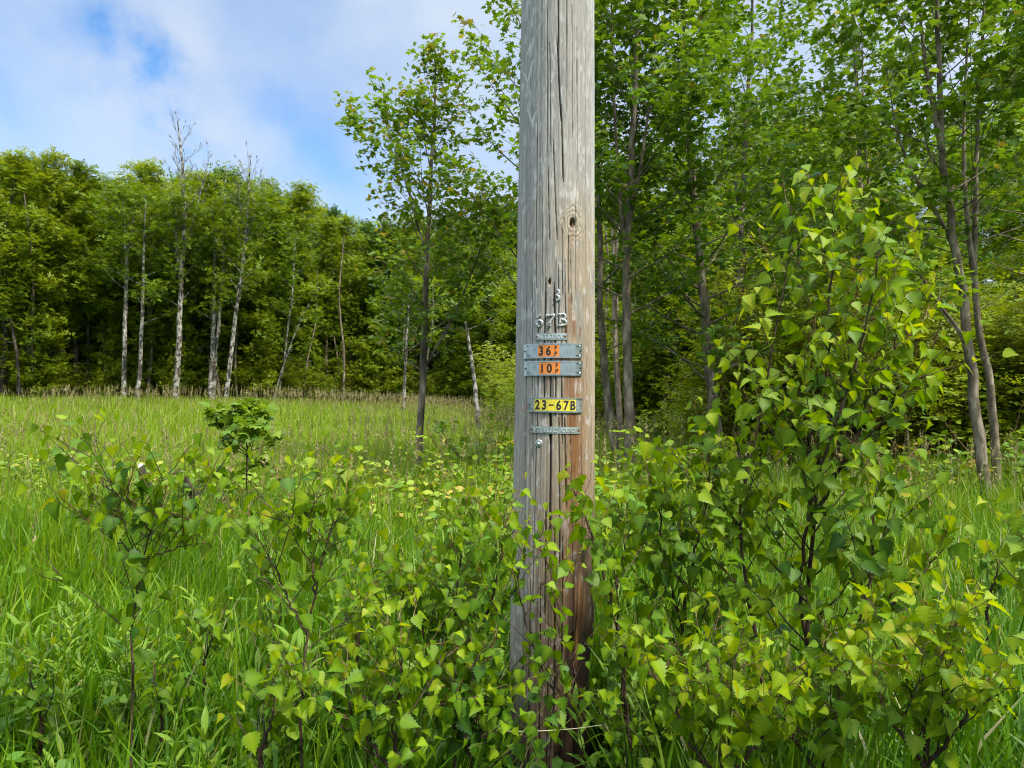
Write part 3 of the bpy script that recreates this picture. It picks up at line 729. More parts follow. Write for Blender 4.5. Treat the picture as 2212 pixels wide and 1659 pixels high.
def make_tree(name, label, cat, path, r0, seed, n_br=26, start=.3, Lfun=None, elf=None, leaf=.09, k=5, spread=.10, tmpl=T_MAPLE, lmat='leaf_maple', bmat='bark_grey', group=None,
              sub_step=.30, sub_len=.38, parts=True, rtop=.15, bare_top=1.1, tint=.45, extra_forks=(), curve=.35, droop=.45, sides=10, flat=.5, twigs=True, stepk=.16, azw=None, inner=.25, ustart=.22):
    rng = np.random.default_rng(seed)
    base = np.array(path[0], float)
    P = smooth_path(np.array(path) - base, max(14, 3 * len(path)))
    n = len(P); tt = np.linspace(0, 1, n)
    rad = r0 * ((1 - tt) ** .8 * (1 - rtop) + rtop); rad[0] *= 1.35; rad[1] *= 1.08
    P += rng.normal(0, r0 * .12, P.shape) * (tt[:, None] > 0)
    root = thing(name, label, cat, tuple(base), group)
    tr = Tubes(); tr.add(P, rad, sides)
    stems = [(P, rad)]
    for (f_pts, fr) in extra_forks:
        Q = smooth_path(np.array(f_pts) - base, 14); rr = fr * (1 - .8 * np.linspace(0, 1, 14)); tr.add(Q, rr, sides); stems.append((Q, rr))
    lv = Leaves(); limbs = []
    allb = Tubes(); cnt = 0
    H = np.linalg.norm(P[-1] - P[0])
    for si, (Q, qr) in enumerate(stems):
        nb = n_br if si == 0 else max(6, int(n_br * .45)); st = start if si == 0 else .15
        az = rng.random() * 6.28
        for i in range(nb):
            t = st + (1 - st) * ((i + rng.uniform(-.3, .3)) / nb); t = min(max(t, st), .985)
            f = t * (len(Q) - 1); a = int(f); p0 = Q[a] + (Q[min(a + 1, len(Q) - 1)] - Q[a]) * (f - a)
            az += 2.4 + rng.normal(0, .3)
            aa = az if azw is None else azw(az, rng)
            tg = (t - st) / (1 - st)
            L = Lfun(tg) * rng.uniform(.75, 1.2); el = elf(tg) + rng.normal(0, .12)
            B = branch_path(rng, p0, aa, el, L, 7, curve, .09)
            br = np.interp(f, np.arange(len(Q)), qr) * .30
            br = max(.005, min(br, .012 * L + .005)); brr = br * (1 - .85 * np.linspace(0, 1, 7))
            T = Tubes(); T.add(B, brr, 5)
            bare = tg > bare_top
            out = unit(B[-1] - B[0])
            m = max(2, int(L / sub_step)); side = 1
            for j in range(m):
                u = ustart + (1 - ustart) * (j + rng.uniform(.1, .9)) / m; u = min(u, .99)
                g = u * 6; b_ = int(min(g, 5)); q0 = B[b_] + (B[b_ + 1] - B[b_]) * (g - b_)
                side = -side
                sl = L * sub_len * (1 - .55 * u) * rng.uniform(.6, 1.25)
                sa = math.atan2(out[0], out[1]) + side * rng.uniform(.5, 1.1)
                Sx = branch_path(rng, q0, sa, rng.uniform(.05, .55) if not bare else rng.uniform(.5, 1.1), sl, 4, .2, .1)
                if twigs: T.add(Sx, max(.003, br * .3) * np.array([1, .8, .55, .3]), 3 if sides < 10 else 4)
                if bare:
                    for _ in range(4):
                        Y = branch_path(rng, Sx[rng.integers(1, 3)], sa + rng.normal(0, .7), rng.uniform(.6, 1.2), sl * .7, 3, .2, .1); T.add(Y, [.010, .008, .006], 3)
                    continue
                mm = max(2, int(sl / stepk) + 1)
                us = np.linspace(inner, 1, mm); pts = np.stack([np.interp(us * 3, np.arange(4), Sx[:, c]) for c in range(3)], -1)
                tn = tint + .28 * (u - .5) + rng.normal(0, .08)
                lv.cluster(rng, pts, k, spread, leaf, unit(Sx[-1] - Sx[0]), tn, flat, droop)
            if not bare:
                us = np.linspace(.5, 1, 4); pts = np.stack([np.interp(us * 6, np.arange(7), B[:, c]) for c in range(3)], -1)
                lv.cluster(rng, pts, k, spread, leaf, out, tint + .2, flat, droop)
            if parts:
                obj('limb', T.mesh('limb', M[bmat]), root)
            else:
                allb.V += T.V; allb.F += [F + allb.n for F in T.F]; allb.n += T.n
    obj('trunk', tr.mesh('trunk', M[bmat]), root)
    if not parts and allb.V: obj('limbs', allb.mesh('limbs', M[bmat]), root)
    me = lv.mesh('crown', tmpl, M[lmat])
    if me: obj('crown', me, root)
    return root

def trunk_pts(pix, Y, dY=0.0, sink=.1):
    """trunk course from picture pixels at depth Y (leaning dY away by the top); the foot goes to the ground"""
    n = len(pix); pts = [at(x, y, Y + dY * i / max(1, n - 1)) for i, (x, y) in enumerate(pix)]
    x0, y0, _ = pts[0]
    # extend straight down to the ground
    z = float(height(x0, y0)) - sink
    slope = (pts[1][0] - pts[0][0]) / max(.1, pts[1][2] - pts[0][2])
    foot = (pts[0][0] - slope * (pts[0][2] - z) * .6, y0, z)
    return [foot] + pts if pts[0][2] - z > .25 else [(pts[0][0], y0, z)] + pts[1:]

# --- lone maple in the meadow
Ym = 12.0
mp_path = trunk_pts([(906, 1000), (912, 850), (918, 700), (924, 560), (930, 400), (938, 250), (941, 110)], Ym)
make_tree('maple_tree', 'slender lone maple standing out in the meadow, left of the utility pole', 'tree', mp_path, .072, 5, n_br=38, start=.33,
          Lfun=lambda t: 1.85 * (1 - t) ** .72 * (.42 + .58 * min(1, t * 3.5)) + .22, elf=lambda t: .62 + .4 * t, leaf=.095, k=5, spread=.09, sub_step=.26, tint=.60, inner=.4, stepk=.15,
          extra_forks=[([mp_path[0], at(914, 800, Ym), at(975, 690, Ym - .2), at(1030, 560, Ym - .4), at(1050, 480, Ym - .5)][1:], .026), ([at(925, 560, Ym), at(900, 480, Ym + .1), at(872, 375, Ym + .2), at(848, 310, Ym + .2), at(832, 265, Ym + .2)], .022)], droop=.5)

# --- right-hand trees
near = [
 ('leaning grey maple trunk close behind the utility pole on its right', [(1332, 985), (1312, 860), (1300, 720), (1296, 560), (1290, 380), (1287, 200), (1280, -60)], 10.5, .075, 14, .38, 1.5),
 ('straight grey maple with many steep limbs, first upright trunk right of the pole', [(1360, 985), (1356, 820), (1354, 680), (1356, 520), (1364, 350), (1372, 180), (1378, 0), (1382, -160)], 9.6, .078, 34, .36, 1.7),
 ('leafy maple with a dark bent trunk behind the left edge of the tall birch', [(1552, 960), (1535, 820), (1522, 680), (1510, 540), (1496, 400), (1484, 240), (1478, 60), (1476, -140)], 10.2, .085, 42, .22, 1.8),
 ('slim maple whose pale trunk rises behind the upper left of the tall birch', [(1612, 930), (1606, 760), (1600, 600), (1604, 420), (1612, 250), (1622, 100), (1630, -120)], 13.0, .085, 34, .35, 1.9),
 ('thin maple trunk standing directly behind the tip of the tall birch', [(1868, 980), (1862, 760), (1862, 560), (1858, 380), (1850, 200), (1842, 0), (1838, -120)], 13.5, .075, 32, .38, 2.0),
 ('slender leaning maple just right of the tip of the tall birch', [(1965, 1000), (1945, 850), (1912, 700), (1890, 560), (1878, 420), (1866, 260), (1860, 60)], 12.2, .06, 22, .45, 1.6),
 ('stout two-limbed maple, left trunk of the pair at the right side', [(2142, 1140), (2124, 1020), (2106, 880), (2092, 740), (2074, 600), (2050, 450), (2036, 330), (2028, 150), (2024, -40), (2020, -200)], 8.2, .070, 22, .52, 1.7),
 ('smooth grey maple, right trunk of the pair at the right side', [(2158, 1130), (2150, 960), (2138, 820), (2112, 700), (2106, 560), (2108, 400), (2114, 230), (2124, 60), (2132, -160)], 8.6, .052, 20, .50, 1.7),
]
near_roots = []
for i, (lab, px, Y, r0, nb, st, L0) in enumerate(near):
    fk = []
    if i == 6:
        fk = [([at(2096, 790, Y), at(2075, 720, Y - .1), at(2030, 660, Y - .2), at(1985, 590, Y - .35), at(1940, 520, Y - .5)], .028),
              ([at(2068, 560, Y), at(2040, 490, Y + .1), at(1985, 400, Y + .1), at(1940, 290, Y + .3), at(1915, 150, Y + .4)], .030),
              ([at(2036, 330, Y), at(2010, 200, Y), at(1990, 60, Y), at(1975, -120, Y)], .035)]
    if i == 7: fk = [([at(2104, 590, Y), at(2090, 480, Y), at(2082, 320, Y), at(2086, 160, Y), at(2100, -60, Y)], .035)]
    if i == 1: fk = [([at(1354, 560, Y), at(1340, 430, Y), at(1328, 250, Y), at(1322, 60, Y), at(1318, -100, Y)], .03), ([at(1356, 500, Y), at(1385, 350, Y), at(1410, 180, Y), at(1440, 0, Y)], .028)]
    if i == 3: fk = [([at(1602, 480, Y), at(1580, 330, Y), at(1570, 160, Y), at(1560, -20, Y)], .04)]
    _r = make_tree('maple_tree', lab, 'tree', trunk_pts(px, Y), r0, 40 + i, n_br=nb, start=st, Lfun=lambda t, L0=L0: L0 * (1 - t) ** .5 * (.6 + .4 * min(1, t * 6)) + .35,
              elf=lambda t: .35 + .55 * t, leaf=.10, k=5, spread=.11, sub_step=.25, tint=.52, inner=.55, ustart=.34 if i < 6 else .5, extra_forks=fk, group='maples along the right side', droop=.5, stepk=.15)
    near_roots.append(_r)
for (k_, px_, Y_, rz_, s_, lab_) in [(2, 1700, 15.5, 2.0, .95, 'maple deeper in the wood, behind the left half of the tall birch'), 
                                   (4, 2230, 13.5, 3.0, 1.0, 'maple at the right margin behind the two-trunk pair'), (3, 1790, 18.0, 4.0, .85, 'maple deep in the wood behind the tip of the tall birch')]:
    x_ = (px_ - 1106) / 1534 * Y_
    copy_tree(near_roots[k_], (x_, Y_, -.1), rz_, s_, lab_)
# tree whose crown shows left of the pole's top
tp = trunk_pts([(1215, 980), (1200, 700), (1190, 400), (1185, 100), (1180, -260)], 11.5)
make_tree('maple_tree', 'tall maple hidden behind the utility pole, its crown reaching out left of the pole top', 'tree', tp, .10, 77, n_br=34, start=.42,
          Lfun=lambda t: 2.1 * (1 - t) ** .4 + .3, elf=lambda t: .45 + .4 * t, leaf=.10, k=4, spread=.11, sub_step=.28, tint=.55, inner=.45, ustart=.35, group='maples along the right side', droop=.5, stepk=.14)

# --- forest trees: a few forms, copied through the wood
def forest_proto(seed, H, spreadR, lmat, bmat, r0, start, n_br, tint, label, k=11, leaf=.27, crook=.25, bare=1.1):
    rng = np.random.default_rng(seed)
    pts = [(rng.normal(0, crook * i / 5), rng.normal(0, crook * i / 5), H * i / 6 - (.15 if i == 0 else 0)) for i in range(7)]
    return make_tree('forest_tree', label, 'tree', pts, r0, seed, n_br=n_br, start=start, Lfun=lambda t: spreadR * (1 - t ** 1.6) ** .8 * (.65 + .35 * min(1, t * 4)) + .35, elf=lambda t: .12 + .75 * t,
                     leaf=leaf, k=k, spread=.30, tmpl=T_SPRAY, lmat=lmat, bmat=bmat, parts=False, sub_step=.55, tint=tint, sides=8, flat=.55, droop=.45, stepk=.34, sub_len=.42, curve=.25, bare_top=bare)
G_LEFT = 'trees of the wood beyond the meadow'; G_RIGHT = 'trees of the wood behind the right-hand maples'
L_FAR = 'tall green broadleaf tree crowded in the wood beyond the meadow'
L_FARR = 'green broadleaf tree crowded in the wood behind the right-hand maples'
protos = [forest_proto(101, 14.5, 3.0, 'leaf_forest', 'bark_dark', .17, .27, 46, .66, L_FAR), forest_proto(102, 15.5, 2.6, 'leaf_forest', 'bark_dark', .16, .30, 46, .54, L_FAR),
          forest_proto(103, 13.5, 2.8, 'leaf_forest', 'bark_grey', .14, .22, 44, .75, L_FAR), forest_proto(104, 15.0, 2.4, 'leaf_forest_dark', 'bark_dark', .15, .33, 42, .45, L_FAR)]
protos += [forest_proto(105, 7.5, 1.9, 'leaf_forest', 'bark_dark', .06, .03, 34, .80, 'young leafy tree filling the wood below the tall crowns', k=10), forest_proto(106, 5.5, 1.7, 'leaf_forest_dark', 'bark_dark', .05, .02, 28, .5, 'young leafy tree filling the wood below the tall crowns', k=10)]
for p in protos: p['group'] = G_LEFT
rs = np.random.default_rng(7)
used = [False] * 6
def put_forest(x, y, s, which, label, group):
    z = float(height(x, y)); rz = rs.random() * 6.28
    q = float(s * rs.uniform(.75, 1.25)); s = (q, q, float(s))
    if not used[which]:
        used[which] = True; o = protos[which]; o.location = (x, y, z); o.rotation_euler = (0, 0, rz); o.scale = s
    else: o = copy_tree(protos[which], (x, y, z), rz, s)
    o['label'] = label; o['group'] = group
    return o
# front of the left wood, following the skyline (x pixel, y pixel of the top, depth, which)
L_front = [(15, 318, 38, 0, 'yellow-green broadleaf tree at the far left end of the skyline'), (110, 322, 38.5, 2, 'broad bright-topped tree second along the skyline from the far left'), (165, 345, 40, 1, 'rounded tree just left of the first dip in the skyline'),
           (325, 345, 41, 2, 'leafy tree with bright boughs left of the bare-topped pale trunk'), (480, 362, 43, 3, 'dark-topped tree just right of the bare-topped pale trunk'), (575, 385, 44.5, 1, 'rounded tree in the middle of the left skyline'),
           (655, 395, 46, 0, 'broad tree just left of the step down in the skyline'), (745, 465, 47, 2, 'lower tree where the skyline steps down beside the lone maple'), (240, 385, 43, 3, 'dark tree standing in the first dip of the skyline'), (410, 400, 43, 0, 'green tree behind the bare-topped pale trunk'),
           (830, 470, 47.5, 1, 'low tree on the skyline directly behind the lone maple'), (1060, 430, 46, 0, 'green tree between the lone maple and the utility pole')]
heights = [14.5, 15.5, 13.5, 15.0]
for (px, py, Y, w, lab) in L_front:
    x, y, zt = at(px, py, Y); s = (zt - float(height(x, y))) / heights[w] * .96
    put_forest(x, y, s, w, lab, G_LEFT)
xs_ = np.arange(-44, 22, 3.0)
n_left = 0
for row, dy in enumerate((2.5, 6.5, 11, 16.5, 24)):
    for x in xs_:
        xx = x + rs.uniform(-1.2, 1.2) + (1.5 if row % 2 else 0)
        yy = float(np.interp(xx, [-80, -30, -16, -6, 3, 8, 22], [35, 36.5, 40, 46, 48, 46, 40])) + dy + rs.uniform(-1.2, 1.2)
        if abs(xx) > .78 * yy + 6: continue
        # keep the skyline: the top as seen from the meadow stays below the front crowns
        yp = np.interp(1106 + 1534 * xx / yy, [0, 180, 230, 260, 330, 480, 600, 700, 760, 1000, 1200], [345, 380, 420, 425, 380, 385, 420, 440, 490, 470, 420])
        zt = at(1106 + 1534 * xx / yy, yp + rs.uniform(0, 40), yy)[2]
        w = int(rs.integers(0, 4)); s = np.clip((zt - float(height(xx, yy))) / heights[w], .6, 1.3)
        put_forest(xx, yy, s, w, L_FAR, G_LEFT); n_left += 1
L_Y, G_Y = 'young leafy tree filling the wood below the tall crowns', 'young trees inside the wood'
for row, (dy, st) in enumerate(((4.5, 4.2), (8, 3.2), (13, 3.2), (20, 3.5), (28, 3.4), (36, 3.4), (42, 3.4))):
    x = -46.0
    while x < 24:
        xx = x + rs.uniform(-1.2, 1.2); x += st
        yy = float(np.interp(xx, [-80, -30, -16, -6, 3, 8, 22], [35, 36.5, 40, 46, 48, 46, 40])) + dy + rs.uniform(-1.2, 1.2)
        if abs(xx) > .78 * yy + 3: continue
        put_forest(xx, yy, rs.uniform(.55, 1.1) * (1 if row < 3 else 1.25), 4 + int(rs.integers(0, 2)), L_Y, G_Y)
for row, (y0, st) in enumerate(((21, 2.6), (27, 2.8), (35, 3.2), (46, 3.6))):
    x = 2.5 if y0 > 26 else 5.0
    while x < y0 * .8 + 4:
        put_forest(x + rs.uniform(-.9, .9), y0 + rs.uniform(-1.6, 1.6) - .12 * x, rs.uniform(.6, 1.15), 4 + int(rs.integers(0, 2)), L_Y, G_Y); x += st
for i in range(44):
    xx = rs.uniform(-34, 9); yy = float(np.interp(xx, [-80, -30, -16, -6, 3, 8, 22], [35, 36.5, 40, 46, 48, 46, 40])) + rs.uniform(.5, 4)
    put_forest(xx, yy, rs.uniform(.3, .72), 4, L_Y, G_Y)
# the right-hand wood
for row, (y0, st) in enumerate(((19, 2.6), (23, 2.8), (28, 3.1), (34, 3.6), (42, 4.5))):
    x = (5.5 if row < 2 else 4.0)
    while x < y0 * .8 + 4:
        xx = x + rs.uniform(-.9, .9); yy = y0 + rs.uniform(-1.6, 1.6) - .12 * xx
        w = int(rs.choice([0, 2, 2, 1, 3])); xp = 1106 + 1534 * xx / yy
        yp = float(np.interp(xp, [1100, 1290, 1480, 1600, 1860, 1930, 2010, 2080, 2300], [430, 400, 380, 250, 240, 440, 440, 130, 60])) + rs.uniform(0, 90)
        s = min(1.15, (at(xp, yp, yy)[2] - .1) / heights[w])
        put_forest(xx, yy, s, w, L_FARR, G_RIGHT); x += st

# --- pale trunks standing along the edge of the left wood
pale = [
 ('pale grey trunk forking at mid height, leftmost of the light trunks at the meadow edge', [(267, 868), (270, 700), (273, 560), (268, 470), (262, 400)], 37.5, .15, 16, .50, 1.15),
 ('pale slightly leaning trunk, second of the light trunks from the left', [(298, 868), (304, 760), (309, 640), (312, 500), (316, 420)], 37, .14, 16, .5, 1.15),
 ('tallest pale trunk with a bare twiggy top rising above the skyline', [(378, 868), (386, 740), (391, 600), (398, 470), (396, 360), (384, 262)], 38, .20, 30, .42, .45),
 ('left one of the two pale trunks that start side by side', [(454, 868), (459, 740), (463, 620), (462, 520), (456, 430)], 39, .15, 14, .45, 1.15),
 ('right one of the two pale trunks that start side by side', [(459, 868), (470, 720), (481, 590), (484, 470), (488, 380)], 39.3, .16, 16, .5, .6),
 ('pale leaning trunk with thin bare upper limbs, rightmost of the light trunks', [(487, 870), (500, 760), (514, 640), (530, 520), (536, 430), (540, 345)], 38.5, .16, 24, .45, .5),
 ('thin grey trunk leaning right at the meadow edge', [(588, 872), (612, 790), (650, 690), (690, 620)], 41, .07, 8, .5, 1.15),
 ('thin grey trunk in front of the dark wood, left of the lone maple', [(600, 868), (618, 740), (632, 620), (640, 500)], 41.5, .10, 12, .5, 1.15),
 ('dark grey trunk close to the left end of the meadow edge', [(42, 868), (36, 760), (18, 660), (10, 560)], 37, .13, 10, .5, 1.15),
 ('thick dark trunk at the left end of the meadow edge', [(60, 868), (62, 740), (70, 600), (78, 470)], 38, .22, 14, .5, 1.15),
 ('dark leaning trunk left of the pale trunks', [(94, 872), (110, 760), (126, 640), (140, 520)], 38.5, .17, 14, .5, 1.15),
 ('crooked pale trunk among shrubs between the lone maple and the utility pole', [(1030, 880), (1022, 800), (1006, 700), (998, 640)], 24, .10, 6, .7, 1.15),
 ('thin grey trunk just left of the lone maple', [(872, 880), (876, 780), (882, 680), (884, 600)], 36, .11, 10, .55, 1.15),
]
for i, (lab, px, Y, r0, nb, st, bt) in enumerate(pale):
    dark = 8 <= i <= 10
    fk = []
    if i == 2: fk = [([at(391, 600, Y), at(382, 540, Y), at(380, 460, Y), at(372, 390, Y)], .09), ([at(394, 560, Y), at(412, 500, Y), at(430, 430, Y), at(452, 340, Y)], .05)]
    if i == 5: fk = [([at(530, 520, Y), at(520, 450, Y), at(512, 380, Y)], .06), ([at(526, 540, Y), at(548, 470, Y), at(572, 430, Y)], .05)]
    if i == 0: fk = [([at(273, 560, Y), at(285, 500, Y), at(290, 430, Y)], .07)]
    make_tree('pale_trunk_tree' if not dark else 'dark_trunk_tree', lab, 'tree', trunk_pts(px, Y), r0, 300 + i, n_br=nb, start=st, Lfun=lambda t, i=i: (2.2 if i in (2, 5, 4) else 1.8) * (1 - t) ** .5 + .5, elf=lambda t, i=i: (.75 if i in (2, 5) else .4) + .35 * t,
              leaf=.24, k=6, spread=.26, tmpl=T_SPRAY, lmat='leaf_forest', bmat='bark_dark' if dark else 'bark_pale', parts=False, sub_step=.5, tint=.6, sides=8, flat=.5, droop=.3, stepk=.32,
              bare_top=bt, extra_forks=fk, group='trunks along the meadow edge', curve=.2)
# thin trunks deeper between them
tp0 = None
for i in range(46):
    xp = rs.uniform(-40, 1000) if i < 34 else rs.uniform(1300, 2260)
    Y = rs.uniform(40, 54) if i < 34 else rs.uniform(15, 28)
    X = (xp - 1106) / 1534 * Y
    if i < 34: Y = float(np.interp(X, [-80, -30, -16, -6, 3, 8], [35, 36.5, 40, 46, 48, 46])) + rs.uniform(.3, 6)
    if tp0 is None:
        tp0 = thing('slim_tree', 'slim grey trunk between larger trees of the wood', 'tree', (X, Y, float(height(X, Y))), 'slim trunks inside the wood')
        T = Tubes(); T.add(smooth_path([(0, 0, -.1), (.1, 0, 3), (-.1, .1, 6), (.2, 0, 9.5)], 14), np.linspace(.085, .03, 14), 7); obj('trunk', T.mesh('trunk', M['bark_grey']), tp0)
        o = tp0
    else: o = copy_tree(tp0, (X, Y, float(height(X, Y))), rs.random() * 6.28, float(rs.uniform(.6, 1.2)))
    o.rotation_euler = (rs.normal(0, .06), rs.normal(0, .09), rs.random() * 6.28)

# --- shrubs and young trees under and before the wood
def shrub_proto(name, label, group, seed, H, Rr, n, leaf, tmpl, lmat, tint, k=4, step=.16, spread=.07, bmat='twig', cat='shrub', up=(.9, 1.4), flat=.5, droop=.4):
    rng = np.random.default_rng(seed)
    root = thing(name, label, cat, (0, 0, 0), group)
    T = Tubes(); lv = Leaves()
    for i in range(n):
        az = i * 2.4 + rng.normal(0, .3); el = rng.uniform(*up); L = H * rng.uniform(.7, 1.1)
        B = branch_path(rng, (rng.normal(0, Rr * .12), rng.normal(0, Rr * .12), -.05), az, el, L, 7, .05, .12); B[:, :2] *= min(1.6, Rr / max(.1, H * .45))
        T.add(B, (.006 + .005 * H) * (1 - .8 * np.linspace(0, 1, 7)), 4)
        m = max(3, int(L / .22))
        for j in range(m):
            u = .2 + .8 * (j + .5) / m; g = u * 6; b_ = int(min(g, 5)); q0 = B[b_] + (B[b_ + 1] - B[b_]) * (g - b_)
            sl = .35 * H * (1.1 - .7 * u) * rng.uniform(.5, 1.2); sa = rng.random() * 6.28
            Sx = branch_path(rng, q0, sa, rng.uniform(.1, .7), sl, 4, .1, .1); T.add(Sx, [.004, .003, .002, .0015], 3)
            us = np.linspace(.2, 1, max(2, int(sl / step) + 1)); pts = np.stack([np.interp(us * 3, np.arange(4), Sx[:, c]) for c in range(3)], -1)
            lv.cluster(rng, pts, k, spread, leaf, unit(Sx[-1] - Sx[0]), tint + .25 * (u - .4), flat, droop)
    obj('stem', T.mesh('stem', M[bmat]), root)
    obj('foliage', lv.mesh('foliage', tmpl, M[lmat]), root)
    return root
G_U = 'shrubs and young trees under the wood'
us_ = [shrub_proto('understory_shrub', 'leafy green shrub growing under the trees of the wood', G_U, 500, 2.6, 1.5, 9, .16, T_SPRAY, 'leaf_forest', .85, spread=.14, step=.25, flat=.25),
       shrub_proto('understory_shrub', 'leafy green shrub growing under the trees of the wood', G_U, 501, 1.8, 1.3, 9, .14, T_SPRAY, 'leaf_forest', .75, spread=.12, step=.22, flat=.3),
       shrub_proto('understory_shrub', 'leafy green shrub growing under the trees of the wood', G_U, 502, 3.6, 1.3, 8, .17, T_SPRAY, 'leaf_forest', .88, spread=.16, step=.28, flat=.25)]
uu = [False] * 3
def put_u(x, y, s, w):
    z = float(height(x, y))
    if not uu[w]: uu[w] = True; o = us_[w]; o.location = (x, y, z); o.scale = (s, s, s)
    else: o = copy_tree(us_[w], (x, y, z), rs.random() * 6.28, float(s))
for i in range(130):
    X = rs.uniform(-34, 10); Y = float(np.interp(X, [-80, -30, -16, -6, 3, 8], [35, 36.5, 40, 46, 48, 46])) + abs(rs.normal(0, 3.5)) + .6
    put_u(X, Y, rs.uniform(.5, 1.15), int(rs.integers(0, 3)))
for i in range(190):
    Y = 12.5 + 17 * rs.random() ** 1.4; X = rs.uniform(.17 * Y + (1.5 if Y < 20 else 0), .8 * Y)
    if 1106 + 1534 * X / Y < 1290 : continue
    put_u(X, Y, rs.uniform(.55, 1.2), int(rs.integers(0, 3)))
for i in range(26):
    Y = rs.uniform(24, 42); X = rs.uniform(-.02, .13) * Y
    put_u(X, Y, rs.uniform(.7, 1.3), int(rs.integers(0, 3)))

# --- low leafy bushes in the meadow
G_B = 'low yellow-green bushes in the meadow'
bp = [shrub_proto('meadow_bush', 'low yellow-green bush growing out of the meadow grass', G_B, 520, .95, .8, 12, .075, T_SIMPLE, 'leaf_bush', .62, k=5, step=.08, spread=.05, up=(.6, 1.4)),
      shrub_proto('meadow_bush', 'low yellow-green bush growing out of the meadow grass', G_B, 521, .8, .9, 12, .07, T_SIMPLE, 'leaf_bush', .72, k=5, step=.08, spread=.05, up=(.5, 1.3)),
      shrub_proto('maple_bush', 'knee-high maple bush growing beside the foot of the pole', 'maple bushes by the pole', 522, 1.0, .7, 10, .085, T_MAPLE, 'leaf_bush', .45, k=4, step=.09, spread=.05, up=(.6, 1.4), cat='bush')]
bb = [False] * 3
def put_b(px, py, Y, s, w, lab=None):
    x, y, z0 = at(px, py, Y); z = float(height(x, y))
    if not bb[w]: bb[w] = True; o = bp[w]; o.location = (x, y, z); o.scale = (s, s, s)
    else: o = copy_tree(bp[w], (x, y, z), rs.random() * 6.28, float(s))
    if lab: o['label'] = lab
for (px, Y, s, w) in [(400, 7.2, .95, 0), (340, 7.0, .9, 1), (455, 7.4, .95, 0), (425, 6.7, .72, 1), (365, 6.6, .7, 0), (310, 7.6, .9, 0), (120, 9.0, .85, 1), (40, 9.4, .85, 0), (200, 9.3, .8, 1), (960, 6.0, .85, 1), (1040, 6.3, .9, 0), (900, 6.5, .8, 1), (1090, 5.6, .85, 0), (820, 6.8, .8, 1), (1000, 7.2, .9, 0),
                      (1340, 7.4, 1.0, 0), (1420, 7.8, 1.0, 1), (1070, 9.0, 1.0, 0), (1990, 9.0, 1.0, 1), (1060, 11.5, 1.2, 0), (740, 9.5, .85, 1), (2200, 9.5, 1.2, 0), (1480, 8.8, 1.1, 0)]:
    put_b(px, 1000, Y, s * 1.3, w)
for (px, Y, s, lab) in [(1315, 5.0, 1.05, 'knee-high maple bush close on the right of the pole foot'), (1370, 5.6, 1.0, 'knee-high maple bush further right behind the pole foot'), (1270, 5.9, 1.0, 'maple bush mostly hidden behind the utility pole')]:
    put_b(px, 1000, Y, s, 2, lab)

# small maple sapling in the meadow, left
sx_, sy_, _ = at(533, 1000, 6.9)
gz = float(height(sx_, sy_))
path = [(sx_, sy_, gz)] + [at(533, 1020, 6.9), at(533, 960, 6.9), at(522, 915, 6.9), at(508, 880, 6.9)]
make_tree('maple_sapling', 'small green maple sapling with reddish tips standing in the meadow grass', 'sapling', path, .010, 88, n_br=10, start=.2,
          Lfun=lambda t: .30 * (1 - t) ** .6 + .05, elf=lambda t: .55 + .5 * t, leaf=.095, k=2, spread=.035, sub_step=.13, tint=.66, bmat='stem_birch', sides=6, stepk=.08, sub_len=.5,
          extra_forks=[([at(533, 975, 6.9), at(508, 950, 6.85), at(480, 925, 6.8), at(462, 905, 6.8)], .006), ([at(532, 955, 6.9), at(550, 925, 7.0), at(563, 900, 7.0)], .006), ([at(533, 990, 6.9), at(545, 965, 6.7), at(548, 940, 6.6)], .005)])
# old logs showing pale cut ends beside it
def log(name, label, pos, d, L, r, seed):
    rng = np.random.default_rng(seed); n = 9; seg = 18
    t = thing(name, label, 'log', pos)
    d = unit(np.array(d, float)); a, b = frames_from(d)
    V = []; F = []
    for i in range(n):
        for k in range(seg):
            th = 2 * PI * k / seg; rr = r * (1 + .12 * math.sin(3 * th + i * .7) + rng.normal(0, .03))
            V.append(d * L * i / (n - 1) + rr * (math.cos(th) * a + math.sin(th) * b))
    for i in range(n - 1):
        for k in range(seg): F.append((i * seg + k, i * seg + (k + 1) % seg, (i + 1) * seg + (k + 1) % seg, (i + 1) * seg + k))
    F.append(tuple((n - 1) * seg + k for k in range(seg)))
    obj('bark', polymesh('bark', np.array(V), F, M['bark_grey'], True), t)
    V2 = [np.array(v) - d * .004 for v in V[:seg]] + [(.55 * np.array(v)) - d * .010 for v in V[:seg]] + [-d * .012]
    F2 = [(k, seg + k, seg + (k + 1) % seg, (k + 1) % seg) for k in range(seg)] + [(2 * seg, seg + (k + 1) % seg, seg + k) for k in range(seg)]
    obj('cut_end', polymesh('cut_end', np.array(V2), F2, M['cutwood'], True), t)
M['cutwood'] = bark_mat('cut_wood', (.30, .25, .18), (.48, .44, .37), (.62, .59, .52), scale=14, zs=1)
log('fallen_log', 'tilted dead log with a pale split end poking out of the grass', at(301, 1006, 6.4), (.1, .7, -1), .5, .032, 1)
log('fallen_log', 'short dead log with a round whitish cut end low in the grass', at(391, 1024, 6.2), (.05, .9, -.9), .5, .036, 2)

